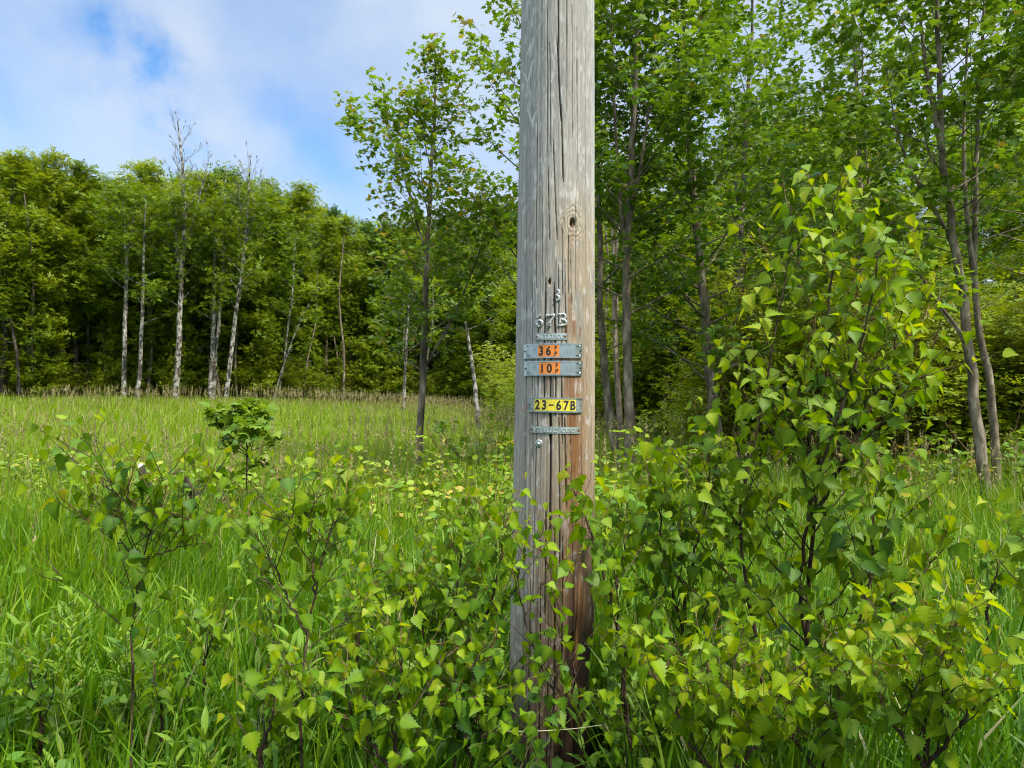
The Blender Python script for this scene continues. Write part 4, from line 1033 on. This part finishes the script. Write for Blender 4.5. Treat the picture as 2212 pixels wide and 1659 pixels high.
# ------------------------------------------------------------------ foreground birches
def birch(label, stems, seed, leaf=.062, n_side=22, Lside=.42, name='birch_sapling', tint=.5, r0=.008, start=.15, top_yellow=.30, dens=1.15, spreadx=1.0, el=(.6, 1.15), node=.036, flat_y=1.0):
    """stems: list of polylines (world). Every side shoot is a part; leaves hang from its nodes"""
    rng = np.random.default_rng(seed)
    base = np.array(stems[0][0], float)
    root = thing(name, label, 'birch', tuple(base), 'young birches growing round the pole')
    sgn = [1]; LP = []; LD = []; LN = []; LS = []; LT = []; 
    def leaf_at(p, outdir, t, sz, pet):
        sgn[0] = -sgn[0]
        sd = np.cross(outdir, [0, 0, 1.0]); sd = unit(sd) if np.linalg.norm(sd) > .15 else unit(np.array([rng.normal(), rng.normal(), 0]))
        o = unit(sgn[0] * sd + .45 * outdir + rng.normal(0, .38, 3) * [1, 1, .4])
        pl = rng.uniform(.012, .024)
        e = p + o * pl + np.array([0, 0, .15 * pl])
        pet.add(np.array([p, (p + e) / 2 + [0, 0, .003], e]), [.0009, .0007, .0006], 3)
        dr = rng.uniform(-.1, 2.3)
        d = unit(o + np.array([0, 0, -dr]))
        nrm = np.array([rng.normal(0, .85), rng.normal(-.3, .85), 1.0])
        nrm = nrm + o * .5
        LP.append(e); LD.append(d); LN.append(nrm); LS.append(sz * rng.choice([.55, .8, 1.0, 1.05], p=[.18, .25, .37, .2]) * rng.uniform(.85, 1.12) * .90); LT.append(np.clip(t + rng.normal(0, .10), 0, .95))
    for si, st in enumerate(stems):
        P = smooth_path(np.array(st) - base, 26); P += rng.normal(0, .003, P.shape)
        r = (r0 if si == 0 else r0 * .75) * (1 - .82 * np.linspace(0, 1, 26))
        ST = Tubes(); ST.add(P, r, 8)
        Ln = np.linalg.norm(np.diff(P, axis=0), axis=1).sum()
        az = rng.random() * 6.28; nn = max(3, int(n_side * (1 if si == 0 else .7)))
        for i in range(nn):
            t = start + (1 - start) * (i + rng.uniform(.1, .9)) / nn; f = t * 25; a = int(min(f, 24)); p0 = P[a] + (P[a + 1] - P[a]) * (f - a)
            az += 2.4 + rng.normal(0, .35)
            tg = (t - start) / (1 - start)
            L = Lside * (1 - .75 * tg) * rng.uniform(.6, 1.2) + .05
            B = branch_path(rng, p0, az, rng.uniform(*el), L, 6, .12, .13); B[:, 0] = p0[0] + (B[:, 0] - p0[0]) * spreadx; B[:, 1] = p0[1] + (B[:, 1] - p0[1]) * flat_y
            T = Tubes(); T.add(B, max(.0016, r[a] * .45) * (1 - .65 * np.linspace(0, 1, 6)), 5)
            outd = unit(B[-1] - B[0])
            def along(Q, n_, tt, o_, T=T):
                for u in np.linspace(.15, 1, n_):
                    g = u * (len(Q) - 1); b_ = int(min(g, len(Q) - 2)); q = Q[b_] + (Q[b_ + 1] - Q[b_]) * (g - b_)
                    young = top_yellow * max(0, (u - .55) / .45) * (0.35 + .65 * tg)
                    leaf_at(q, o_, tt + young, leaf * (1 - .35 * max(0, (u - .7) / .3)), T)
            along(B, max(3, int(L / node * dens)), tint + .12 * (tg - .4) + rng.normal(0, .08), outd)
            # twigs
            for j in range(int(L / .13)):
                u = rng.uniform(.2, .85); g = u * 5; b_ = int(min(g, 4)); q = B[b_] + (B[b_ + 1] - B[b_]) * (g - b_)
                sa = math.atan2(outd[0], outd[1]) + rng.choice([-1, 1]) * rng.uniform(.5, 1.1); sl = L * .38 * rng.uniform(.5, 1.2)
                Q = branch_path(rng, q, sa, rng.uniform(.2, .8), sl, 4, .1, .1); T.add(Q, [.0014, .0012, .001, .0008], 4)
                along(Q, max(2, int(sl / node * dens)), tint + .1 * tg + rng.normal(0, .08), unit(Q[-1] - Q[0]))
            obj('side_shoot', T.mesh('side_shoot', M['stem_birch'] if tg < .5 else M['twig']), root)
        # leader leaves
        for u in np.linspace(start, 1, int(Ln * (1 - start) / (node * 1.3) * dens)):
            g = u * 25; b_ = int(min(g, 24)); q = P[b_] + (P[b_ + 1] - P[b_]) * (g - b_); leaf_at(q, np.array([0, 0, .3]), tint + top_yellow * max(0, u - .7), leaf, ST)
        obj('stem', ST.mesh('stem', M['stem_birch']), root)
    obj('foliage', leaf_mesh('foliage', T_BIRCH, np.array(LP), LD, LN, LS, LT, M['leaf_birch'], curl=rng.uniform(.2, 2.1, len(LP)), rib=np.tile([-.05, .13, -.05], 15)), root)
    return root
def stempx(pix, Y, dY=0.0):
    n = len(pix); pts = [at(x, y, Y + dY * i / max(1, n - 1)) for i, (x, y) in enumerate(pix)]
    x0, y0, z0 = pts[0]
    return [(x0 + (pts[0][0] - pts[1][0]) * .15, y0, 0.0)] + pts
# tall one right of the pole
birch('tall birch sapling with several dark stems filling the right side of the view', [
    stempx([(1730, 1540), (1742, 1380), (1752, 1200), (1768, 1000), (1782, 820), (1795, 660), (1800, 500), (1802, 425)], 2.35),
    [at(1650, 1560, 2.3), at(1636, 1400, 2.3), at(1612, 1250, 2.3), at(1600, 1100, 2.3), at(1640, 900, 2.3), at(1690, 640, 2.3), at(1712, 440, 2.3)],
    [at(1742, 1380, 2.35), at(1730, 1250, 2.35), at(1760, 1050, 2.3), at(1830, 850, 2.25), at(1885, 640, 2.2), at(1900, 500, 2.2)],
    [at(1752, 1130, 2.35), at(1820, 1000, 2.3), at(1880, 880, 2.3), at(1930, 760, 2.3), at(1950, 640, 2.3)]], 601, n_side=32, Lside=.44, spreadx=1.2, tint=.60, r0=.010, leaf=.066, dens=1.05, start=.18, node=.044)
birch('birch sapling with a diagonal bough in the lower right', [
    stempx([(1650, 1560), (1760, 1450), (1850, 1380), (1920, 1310), (1990, 1240), (2060, 1160)], 2.1), [at(1850, 1380, 2.1), at(1880, 1250, 2.1), at(1885, 1130, 2.1), at(1900, 1010, 2.1)]], 602, n_side=15, Lside=.34, tint=.45, leaf=.062)
birch('birch sapling leaning left between the pole and the tall birch', [
    stempx([(1506, 1500), (1472, 1350), (1440, 1220), (1425, 1100), (1395, 1000)], 2.4), [at(1472, 1350, 2.4), at(1500, 1200, 2.4), at(1530, 1060, 2.4), at(1530, 900, 2.4)]], 603, n_side=24, Lside=.36, tint=.48, leaf=.062)
birch('bright birch sapling in the bottom right corner', [
    stempx([(2000, 1659), (2010, 1520), (2040, 1400), (2080, 1300)], 1.75), [at(2000, 1659, 1.75), at(2080, 1560, 1.7), at(2150, 1450, 1.7)], [at(2000, 1659, 1.75), at(1930, 1560, 1.75), at(1880, 1470, 1.75)]], 604, n_side=15, Lside=.30, tint=.62, leaf=.056)
birch('bright birch sapling low at the bottom, right of the pole', [
    stempx([(1560, 1700), (1540, 1560), (1530, 1450), (1520, 1380)], 1.8), [at(1560, 1700, 1.8), at(1640, 1600, 1.8), at(1700, 1520, 1.8)], [at(1560, 1700, 1.8), at(1490, 1600, 1.8), at(1450, 1500, 1.8)]], 605, n_side=13, Lside=.30, tint=.6, leaf=.056)
birch('birch shoot with large leaves leaning in at the right margin', [
    stempx([(2290, 1500), (2260, 1330), (2235, 1200), (2215, 1110)], 1.45)], 606, n_side=10, Lside=.16, tint=.6, leaf=.062)
birch('birch sapling standing in front of the foot of the pole', [
    stempx([(1190, 1640), (1200, 1500), (1215, 1380), (1190, 1250), (1160, 1150)], 2.0), [at(1200, 1500, 2.0), at(1150, 1380, 2.0), at(1120, 1260, 2.0), at(1130, 1200, 2.0)]], 607, n_side=11, Lside=.24, tint=.42, leaf=.050, dens=.7, r0=.005)
birch('thin birch shoot reaching up the right side of the pole', [
    stempx([(1350, 1500), (1330, 1350), (1290, 1200), (1262, 1100), (1240, 1062)], 2.2)], 608, n_side=12, Lside=.20, tint=.52, leaf=.058, start=.3)
birch('dense birch sapling close on the left of the pole', [
    stempx([(983, 1620), (985, 1480), (984, 1340), (995, 1200), (1005, 1080)], 2.1), [at(985, 1480, 2.1), at(1040, 1360, 2.1), at(1080, 1220, 2.1), at(1090, 1120, 2.1)], [at(984, 1480, 2.1), at(920, 1380, 2.1), at(880, 1260, 2.1)]], 609, n_side=24, Lside=.32, tint=.42, leaf=.050)
birch('low birch sapling at the bottom, left of the dense one by the pole', [
    stempx([(860, 1680), (850, 1560), (870, 1450), (860, 1380)], 1.8), [at(860, 1680, 1.8), at(780, 1580, 1.8), at(740, 1480, 1.8)]], 610, n_side=15, Lside=.28, tint=.52, leaf=.054)
birch('sparse birch sapling whose top leaves stand alone over the grass', [
    stempx([(650, 1640), (652, 1500), (665, 1370), (690, 1240), (720, 1130), (752, 1060)], 1.95), [at(665, 1370, 1.95), at(620, 1290, 1.95), at(575, 1190, 1.95), at(520, 1130, 1.95)], [at(680, 1280, 1.95), at(672, 1170, 1.95), at(655, 1080, 1.95)]], 611, n_side=15, Lside=.34, tint=.5, leaf=.060, start=.22, dens=.62, r0=.005, node=.05, spreadx=1.25)
birch('dark-leaved birch sapling standing farthest left in the grass', [
    stempx([(285, 1430), (292, 1320), (310, 1210), (325, 1150), (350, 1080), (365, 1050)], 2.05), [at(310, 1210, 2.05), at(240, 1160, 2.05), at(190, 1125, 2.05)], [at(310, 1210, 2.05), at(390, 1180, 2.05), at(450, 1175, 2.05)], [at(325, 1150, 2.05), at(285, 1090, 2.05), at(275, 1050, 2.05)]], 612, n_side=15, Lside=.34, tint=.40, leaf=.060, start=.12, dens=.6, r0=.0038, node=.05, spreadx=1.3)
birch('birch sapling low between the bright one and the diagonal bough at the bottom edge', [
    stempx([(1780, 1700), (1790, 1600), (1810, 1510), (1800, 1440)], 1.85), [at(1780, 1700, 1.85), at(1720, 1600, 1.85), at(1690, 1540, 1.85)]], 614, n_side=12, Lside=.28, tint=.55, leaf=.060)
birch('birch sapling with leaves just right of the rotten foot of the pole', [
    stempx([(1370, 1700), (1360, 1580), (1345, 1450), (1360, 1350)], 2.15), [at(1370, 1700, 2.15), at(1420, 1560, 2.15), at(1440, 1450, 2.15)]], 615, n_side=13, Lside=.26, tint=.45, leaf=.056)
birch('small birch sapling at the bottom edge among the goldenrod', [
    stempx([(560, 1720), (565, 1620), (590, 1540), (585, 1480)], 1.8)], 616, n_side=9, Lside=.2, tint=.5, leaf=.058, dens=.9)
_sp = C.objects[-1]
while _sp.parent: _sp = _sp.parent
for (px, py, Y, sc_, lab_) in [(350, 1500, 2.3, .85, 'short birch shoot under the dark-leaved sapling, deep in the grass'), (440, 1400, 2.6, .9, 'short birch shoot in the grass between the two left saplings'), (770, 1400, 2.5, 1.0, 'short birch shoot in the grass right of the sparse sapling'),
                               (800, 1250, 2.9, 1.0, 'short birch shoot behind the low saplings left of the pole'), (90, 1480, 2.3, .85, 'short birch shoot at the left margin among the goldenrod'), (590, 1330, 2.8, .9, 'short birch shoot in the grass behind the sparse sapling'),
                               (1330, 1250, 3.2, 1.1, 'short birch shoot beyond the pole foot on its right'), (2130, 1300, 2.9, 1.1, 'short birch shoot beyond the corner sapling at the right')]:
    x_, y_, _z = at(px, py, Y); copy_tree(_sp, (x_, y_, float(height(x_, y_))), rs.random() * 6.28, sc_, lab_)
birch('tangle of birch shoots at the bottom edge, just left of the pole', [
    stempx([(1030, 1700), (1040, 1600), (1015, 1500), (1030, 1420)], 1.9), [at(1030, 1700, 1.9), at(1000, 1600, 1.9), at(960, 1520, 1.9)]], 613, n_side=16, Lside=.26, tint=.45, leaf=.054)

# thin dry grass stalk lying across the shoots
def stalk():
    P = smooth_path([at(1000, 1574, 1.95), at(1120, 1580, 1.97), at(1230, 1575, 1.97), at(1300, 1566, 1.95)], 20)
    T = Tubes(); T.add(P - P[0], np.full(20, .0012), 5)
    o = obj('dry_stalk', T.mesh('dry_stalk', M['seed_stem']), None, tuple(P[0])); tag(o, 'thin dry straw stalk lying level across the front of the pole foot', 'stalk')
M['seed_stem'] = plain('straw', (.42, .36, .22), .7)
stalk()

# ------------------------------------------------------------------ goldenrod-like weeds
def weed_proto(seed, H, n_stem):
    rng = np.random.default_rng(seed)
    root = thing('goldenrod', 'clump of goldenrod stems with narrow leaves at the bottom of the view', 'weed', (0, 0, 0), 'goldenrod clumps in the foreground')
    T = Tubes(); P_, D_, N_, S_, T_ = [], [], [], [], []
    for s in range(n_stem):
        az = rng.random() * 6.28; B = branch_path(rng, (rng.normal(0, .07), rng.normal(0, .07), -.02), az, rng.uniform(1.2, 1.5), H * rng.uniform(.75, 1.1), 6, .05, .05)
        T.add(B, .0028 * (1 - .6 * np.linspace(0, 1, 6)), 5)
        nl = int(H / .022); a = 0
        for i in range(nl):
            u = .15 + .85 * i / nl; g = u * 5; b_ = int(min(g, 4)); q = B[b_] + (B[b_ + 1] - B[b_]) * (g - b_)
            a += 2.4; el = .15 + .9 * u + rng.normal(0, .12)
            P_.append(q); D_.append((math.cos(el) * math.sin(a), math.cos(el) * math.cos(a), math.sin(el))); N_.append((-math.sin(a) * .5, -math.cos(a) * .5, 1)); S_.append(rng.uniform(.075, .12) * (1 - .45 * u ** 3)); T_.append(np.clip(.35 + .55 * u + rng.normal(0, .1), 0, 1))
    obj('stem', T.mesh('stem', M['twig_green']), root)
    obj('foliage', leaf_mesh('foliage', T_LANCE, P_, D_, N_, S_, T_, M['weed'], curl=rng.uniform(.3, 1.5, len(P_))), root)
    return root
wp = [weed_proto(701, .62, 5), weed_proto(702, .75, 4), weed_proto(703, .5, 6)]
wl = [(90, 1560, 2.5), (270, 1600, 2.4), (420, 1590, 2.3), (600, 1600, 2.35), (700, 1620, 2.3), (500, 1560, 2.7), (130, 1330, 3.1), (180, 1500, 2.8), (340, 1640, 2.2), (820, 1600, 2.6), (60, 1420, 2.9), (640, 1480, 2.9), (560, 1640, 2.15), (30, 1640, 2.3), (1450, 1560, 2.7), (1850, 1600, 2.7), (1640, 1600, 2.9), (2100, 1580, 2.8), (400, 1480, 3.0), (760, 1500, 3.2), (180, 1620, 2.2), (320, 1540, 2.6), (470, 1630, 2.1), (240, 1440, 3.1), (20, 1540, 2.5), (680, 1560, 2.5), (950, 1600, 2.6), (1330, 1620, 2.4)]
wu = [False] * 3
for i, (px, py, Y) in enumerate(wl):
    x, y, z = at(px, py, Y); w = i % 3; sc_ = float(rs.uniform(.95, 1.3))
    if not wu[w]: wu[w] = True; wp[w].location = (x, y, float(height(x, y)))
    else: copy_tree(wp[w], (x, y, float(height(x, y))), rs.random() * 6.28, sc_)

# ------------------------------------------------------------------ the meadow grass
def meadow():
    rg = np.random.default_rng(900)
    # sample by distance
    ds = np.linspace(1.0, 50, 400)
    dens = np.where(ds < 4.5, 1500., 1500 * (4.5 / ds) ** 1.45)
    wid = 1.7 * ds + 3.0
    pdf = dens * wid; tot = np.trapezoid(pdf, ds) if hasattr(np, 'trapezoid') else np.trapz(pdf, ds)
    n = int(tot)
    cdf = np.cumsum(pdf); cdf /= cdf[-1]
    y = np.interp(rg.random(n), cdf, ds)
    x = rg.uniform(-1, 1, n) * (.85 * y + 1.5)
    # clumping
    x += .05 * np.round(rg.normal(0, 1, n), 0) ; 
    keep = ~is_forest(x, y - .8)
    keep |= (rg.random(n) < .25) & (y < 30) & (x > 0)
    keep &= np.hypot(x - .15, y - POLE_Y) > .18
    keep &= np.hypot(x, y) > .95
    x, y = x[keep], y[keep]; n = len(x)
    z = height(x, y)
    patch = fbm(x * .55 + 50, y * .55 + 50, 70, 3); patch2 = fbm(x * 1.7 + 20, y * 1.7 + 9, 80, 3)
    H = (.62 + .40 * patch) * rg.uniform(.55, 1.15, n)
    H *= np.interp(y, [1, 3, 8, 20, 40], [.78, .95, .85, .75, .85])
    # shorter in the small hollow right of the pole
    w = np.interp(y, [1, 5, 12, 25, 50], [.0070, .0078, .009, .014, .025]) * rg.uniform(.5, 1.5, n)
    az = rg.random(n) * 2 * PI; lean = rg.uniform(.02, .42, n) ** 1.2; bend = rg.uniform(.05, .8, n) ** 1.7
    az = np.where(rg.random(n) < .5, az, 1.2 + rg.normal(0, .7, n))
    far = y > 7.5
    tint = np.clip(.18 + .45 * patch2 + rg.normal(0, .12, n) + np.interp(y, [2, 5, 9, 20, 40], [-.14, .02, .18, .28, .30]), 0, 1)
    # bare ground by the path's edge, right in front of the pole
    near_pole = (np.abs(x - .14 * y / 2.6 - .0) < .30 + .06 * rg.normal(0, 1, n)) & (y < 2.85)
    H = np.where(near_pole, H * rg.uniform(.10, .30, n), H)
    tint = np.where(rg.random(n) < .035, 1.0, tint)
    def blades(sel, seg, name):
        m = sel.sum(); xx, yy, zz, hh, ww, aa, ll, bb_, tt = [q[sel] for q in (x, y, z, H, w, az, lean, bend, tint)]
        t = np.linspace(0, 1, seg + 1)
        # height and horizontal offset along the blade
        ang = ll[:, None] + bb_[:, None] * 1.5 * t[None, :] ** 1.6
        ds_ = hh[:, None] / seg
        hz = np.concatenate([np.zeros((m, 1)), np.cumsum(np.cos(ang[:, 1:]) * ds_, 1)], 1); ho = np.concatenate([np.zeros((m, 1)), np.cumsum(np.sin(ang[:, 1:]) * ds_, 1)], 1)
        dx, dy = np.sin(aa), np.cos(aa); tw = aa + PI / 2 + rg.normal(0, .5, m)
        sx, sy = np.sin(tw), np.cos(tw)
        wf = np.array([.8, 1.0, .9, .62, 0])[:seg + 1] if seg == 4 else np.array([.9, 1.0, 0])
        cx = xx[:, None] + dx[:, None] * ho; cy = yy[:, None] + dy[:, None] * ho; cz = zz[:, None] + hz - .01
        L_ = np.stack([cx - sx[:, None] * ww[:, None] * wf, cy - sy[:, None] * ww[:, None] * wf, cz], -1)[:, :-1]
        R_ = np.stack([cx + sx[:, None] * ww[:, None] * wf, cy + sy[:, None] * ww[:, None] * wf, cz], -1)[:, :-1]
        tip = np.stack([cx[:, -1], cy[:, -1], cz[:, -1]], -1)[:, None]
        V = np.concatenate([np.stack([L_, R_], 2).reshape(m, -1, 3), tip], 1)
        k = 2 * seg + 1
        F = []; tl = []
        for i in range(seg - 1): F += [2 * i, 2 * i + 1, 2 * i + 3, 2 * i + 2]; tl.append(4)
        F += [2 * (seg - 1), 2 * (seg - 1) + 1, k - 1]; tl.append(3)
        loops = (np.array(F)[None, :] + (np.arange(m) * k)[:, None]).ravel()
        tv = np.repeat(tt, k).reshape(m, k) + np.linspace(-.12, .12, k)[None, :]
        return V.reshape(-1, 3), loops, np.tile(tl, m), np.clip(tv, 0, 1).ravel()
    a = blades(~far, 4, 'a'); b = blades(far, 2, 'b')
    V = np.concatenate([a[0], b[0]]); loops = np.concatenate([a[1], b[1] + len(a[0])]); tl = np.concatenate([a[2], b[2]]); tv = np.concatenate([a[3], b[3]])
    me = mesh_np('meadow_grass', V, loops, tl, M['grass'], {'tint': tv})
    tag(obj('meadow_grass', me), 'long green meadow grass', None, None, 'stuff')
    # seed heads
    n = 15000
    y = 3.2 + 43 * rg.random(n) ** .7; x = rg.uniform(-1, 1, n) * (.82 * y + 1)
    pr = fbm(x * .18 + 9, y * .22 + 3, 91, 3); keep = ~is_forest(x, y - .5) & (rg.random(n) < np.clip((pr - .36) * 4, .12, 1) * np.interp(y, [3, 6, 10, 25, 45], [.2, .75, .8, .8, .7]))
    x, y = x[keep], y[keep]; z = height(x, y); n = len(x)
    H = rg.uniform(.78, 1.12, n) * (.85 + .3 * pr[keep]); sc_ = np.interp(y, [3, 10, 25, 45], [.8, 1, 1.25, 1.7])
    lx = rg.normal(.04, .07, n); ly = rg.normal(0, .06, n)
    # stem: thin tri prism replaced by 2 crossing slivers; panicle: spikelets
    P_, D_, N_, S_, T_ = [], [], [], [], []
    ns = 16
    tint = np.clip(rg.normal(.42, .22, n) + np.where(x < -3, .1, 0) - np.interp(y, [3, 12], [.25, 0]), 0, 1)
    tv_ = []
    for j in range(ns):
        u = j / (ns - 1); a = rg.random(n) * 6.28; el = .75 + .5 * u + rg.normal(0, .15, n)
        hh = H + (u - .5) * .17 * sc_
        P_.append(np.stack([x + lx * hh, y + ly * hh, z + hh], -1)); D_.append(np.stack([np.cos(el) * np.sin(a), np.cos(el) * np.cos(a), np.sin(el)], -1)); N_.append(rg.normal(0, 1, (n, 3))); S_.append(.042 * (1.15 - .65 * u) * sc_ * rg.uniform(.7, 1.3, n)); T_.append(tint)
    tm = (np.array([(0, 0, 0), (.17, .5, 0), (0, 1, 0), (-.17, .5, 0)]), [(0, 1, 2, 3)])
    me = leaf_mesh('seed_heads', tm, np.concatenate(P_), np.concatenate(D_), np.concatenate(N_), np.concatenate(S_), np.concatenate(T_), M['seed'])
    o = obj('seeding_grass', me); tag(o, 'tan seed heads standing over the meadow grass', None, None, 'stuff')
    ww = np.interp(y, [3, 45], [.0011, .006])
    tm2 = (np.array([(-1, 0, 0), (1, 0, 0), (.6, 1, 0), (-.6, 1, 0)]), [(0, 1, 2, 3)])
    V = np.stack([np.stack([x - ww, y, z], -1), np.stack([x + ww, y, z], -1), np.stack([x + lx * H + ww * .6, y + ly * H, z + H], -1), np.stack([x + lx * H - ww * .6, y + ly * H, z + H], -1)], 1).reshape(-1, 3)
    loops = np.arange(4 * n); 
    me2 = mesh_np('grass_stalks', V, loops, np.full(n, 4), M['seed'], {'tint': np.repeat(np.full(n, .1), 4)})
    tag(obj('grass_stalks', me2), 'thin stalks carrying the seed heads of the meadow grass', None, None, 'stuff')
    # low broad-leaved plants between the grass
    n = 16000
    y = 1.3 + 13 * rg.random(n) ** 1.3; x = rg.uniform(-1, 1, n) * (.85 * y + 1); pr = fbm(x * .8 + 5, y * .8 + 7, 95, 3)
    keep = (pr > .5) & (np.hypot(x - .15, y - POLE_Y) > .22)
    x, y, pr = x[keep], y[keep], pr[keep]; n = len(x); z = height(x, y)
    hh = rg.uniform(.15, .62, n)
    d = rg.normal(0, 1, (n, 3)); d[:, 2] = rg.uniform(-.4, .3, n); nr = rg.normal(0, .4, (n, 3)); nr[:, 2] += 1
    me3 = leaf_mesh('low_weeds', T_SIMPLE, np.stack([x, y, z + hh], -1), d, nr, rg.uniform(.035, .075, n), np.clip(.3 + .6 * hh + rg.normal(0, .12, n), 0, 1), M['weed'])
    tag(obj('low_weeds', me3), 'low broad-leaved weeds between the grass', None, None, 'stuff')
meadow()

# purple vetch flowers among the shoots on the right
M['vetch'] = plain('vetch_purple', (.16, .05, .30), .6)
def vetch(px, py, Y, label, seed):
    rng = np.random.default_rng(seed); p = at(px, py, Y); z0 = float(height(p[0], p[1])); h = p[2] - z0
    t = thing('vetch_flower', label, 'flower', (p[0], p[1], z0), 'purple vetch flowers')
    T = Tubes(); T.add(smooth_path([(0, 0, 0), (.02, 0, h * .5), (0, 0, h)], 8), np.full(8, .0012), 4); obj('stem', T.mesh('stem', M['twig_green']), t)
    n = 22; u = rng.random(n); a = rng.random(n) * 6.28
    P = np.stack([.004 * np.sin(a), .004 * np.cos(a), h - .03 + .05 * u], -1); D = np.stack([np.sin(a), np.cos(a), -.3 + 0 * a], -1)
    obj('blossom', leaf_mesh('blossom', T_SIMPLE, P, D, rng.normal(0, .3, (n, 3)) + [0, 0, 1], rng.uniform(.008, .013, n), np.full(n, .5), M['vetch']), t)
vetch(1812, 1374, 2.9, 'purple vetch flower seen through the stems of the tall birch', 1)
vetch(1548, 1360, 3.0, 'purple vetch flower just right of the left-leaning birch sapling', 2)

# every bush and goldenrod clump gets a label of its own, by its order across the view
ORD = 'first second third fourth fifth sixth seventh eighth ninth tenth eleventh twelfth thirteenth fourteenth fifteenth sixteenth seventeenth eighteenth nineteenth twentieth twenty-first twenty-second twenty-third twenty-fourth twenty-fifth twenty-sixth twenty-seventh twenty-eighth twenty-ninth thirtieth'.split()
for stem_, pat in (('meadow_bush', 'low yellow-green bush in the meadow, {} from the left across the view'), ('goldenrod', 'goldenrod clump with narrow leaves, {} from the left along the foreground')):
    L_ = sorted([o for o in C.objects if o.parent is None and o.name.split('.')[0] == stem_], key=lambda o: o.location.x / o.location.y)
    for i, o in enumerate(L_):
        o['label'] = pat.format(ORD[i] if i else 'first')
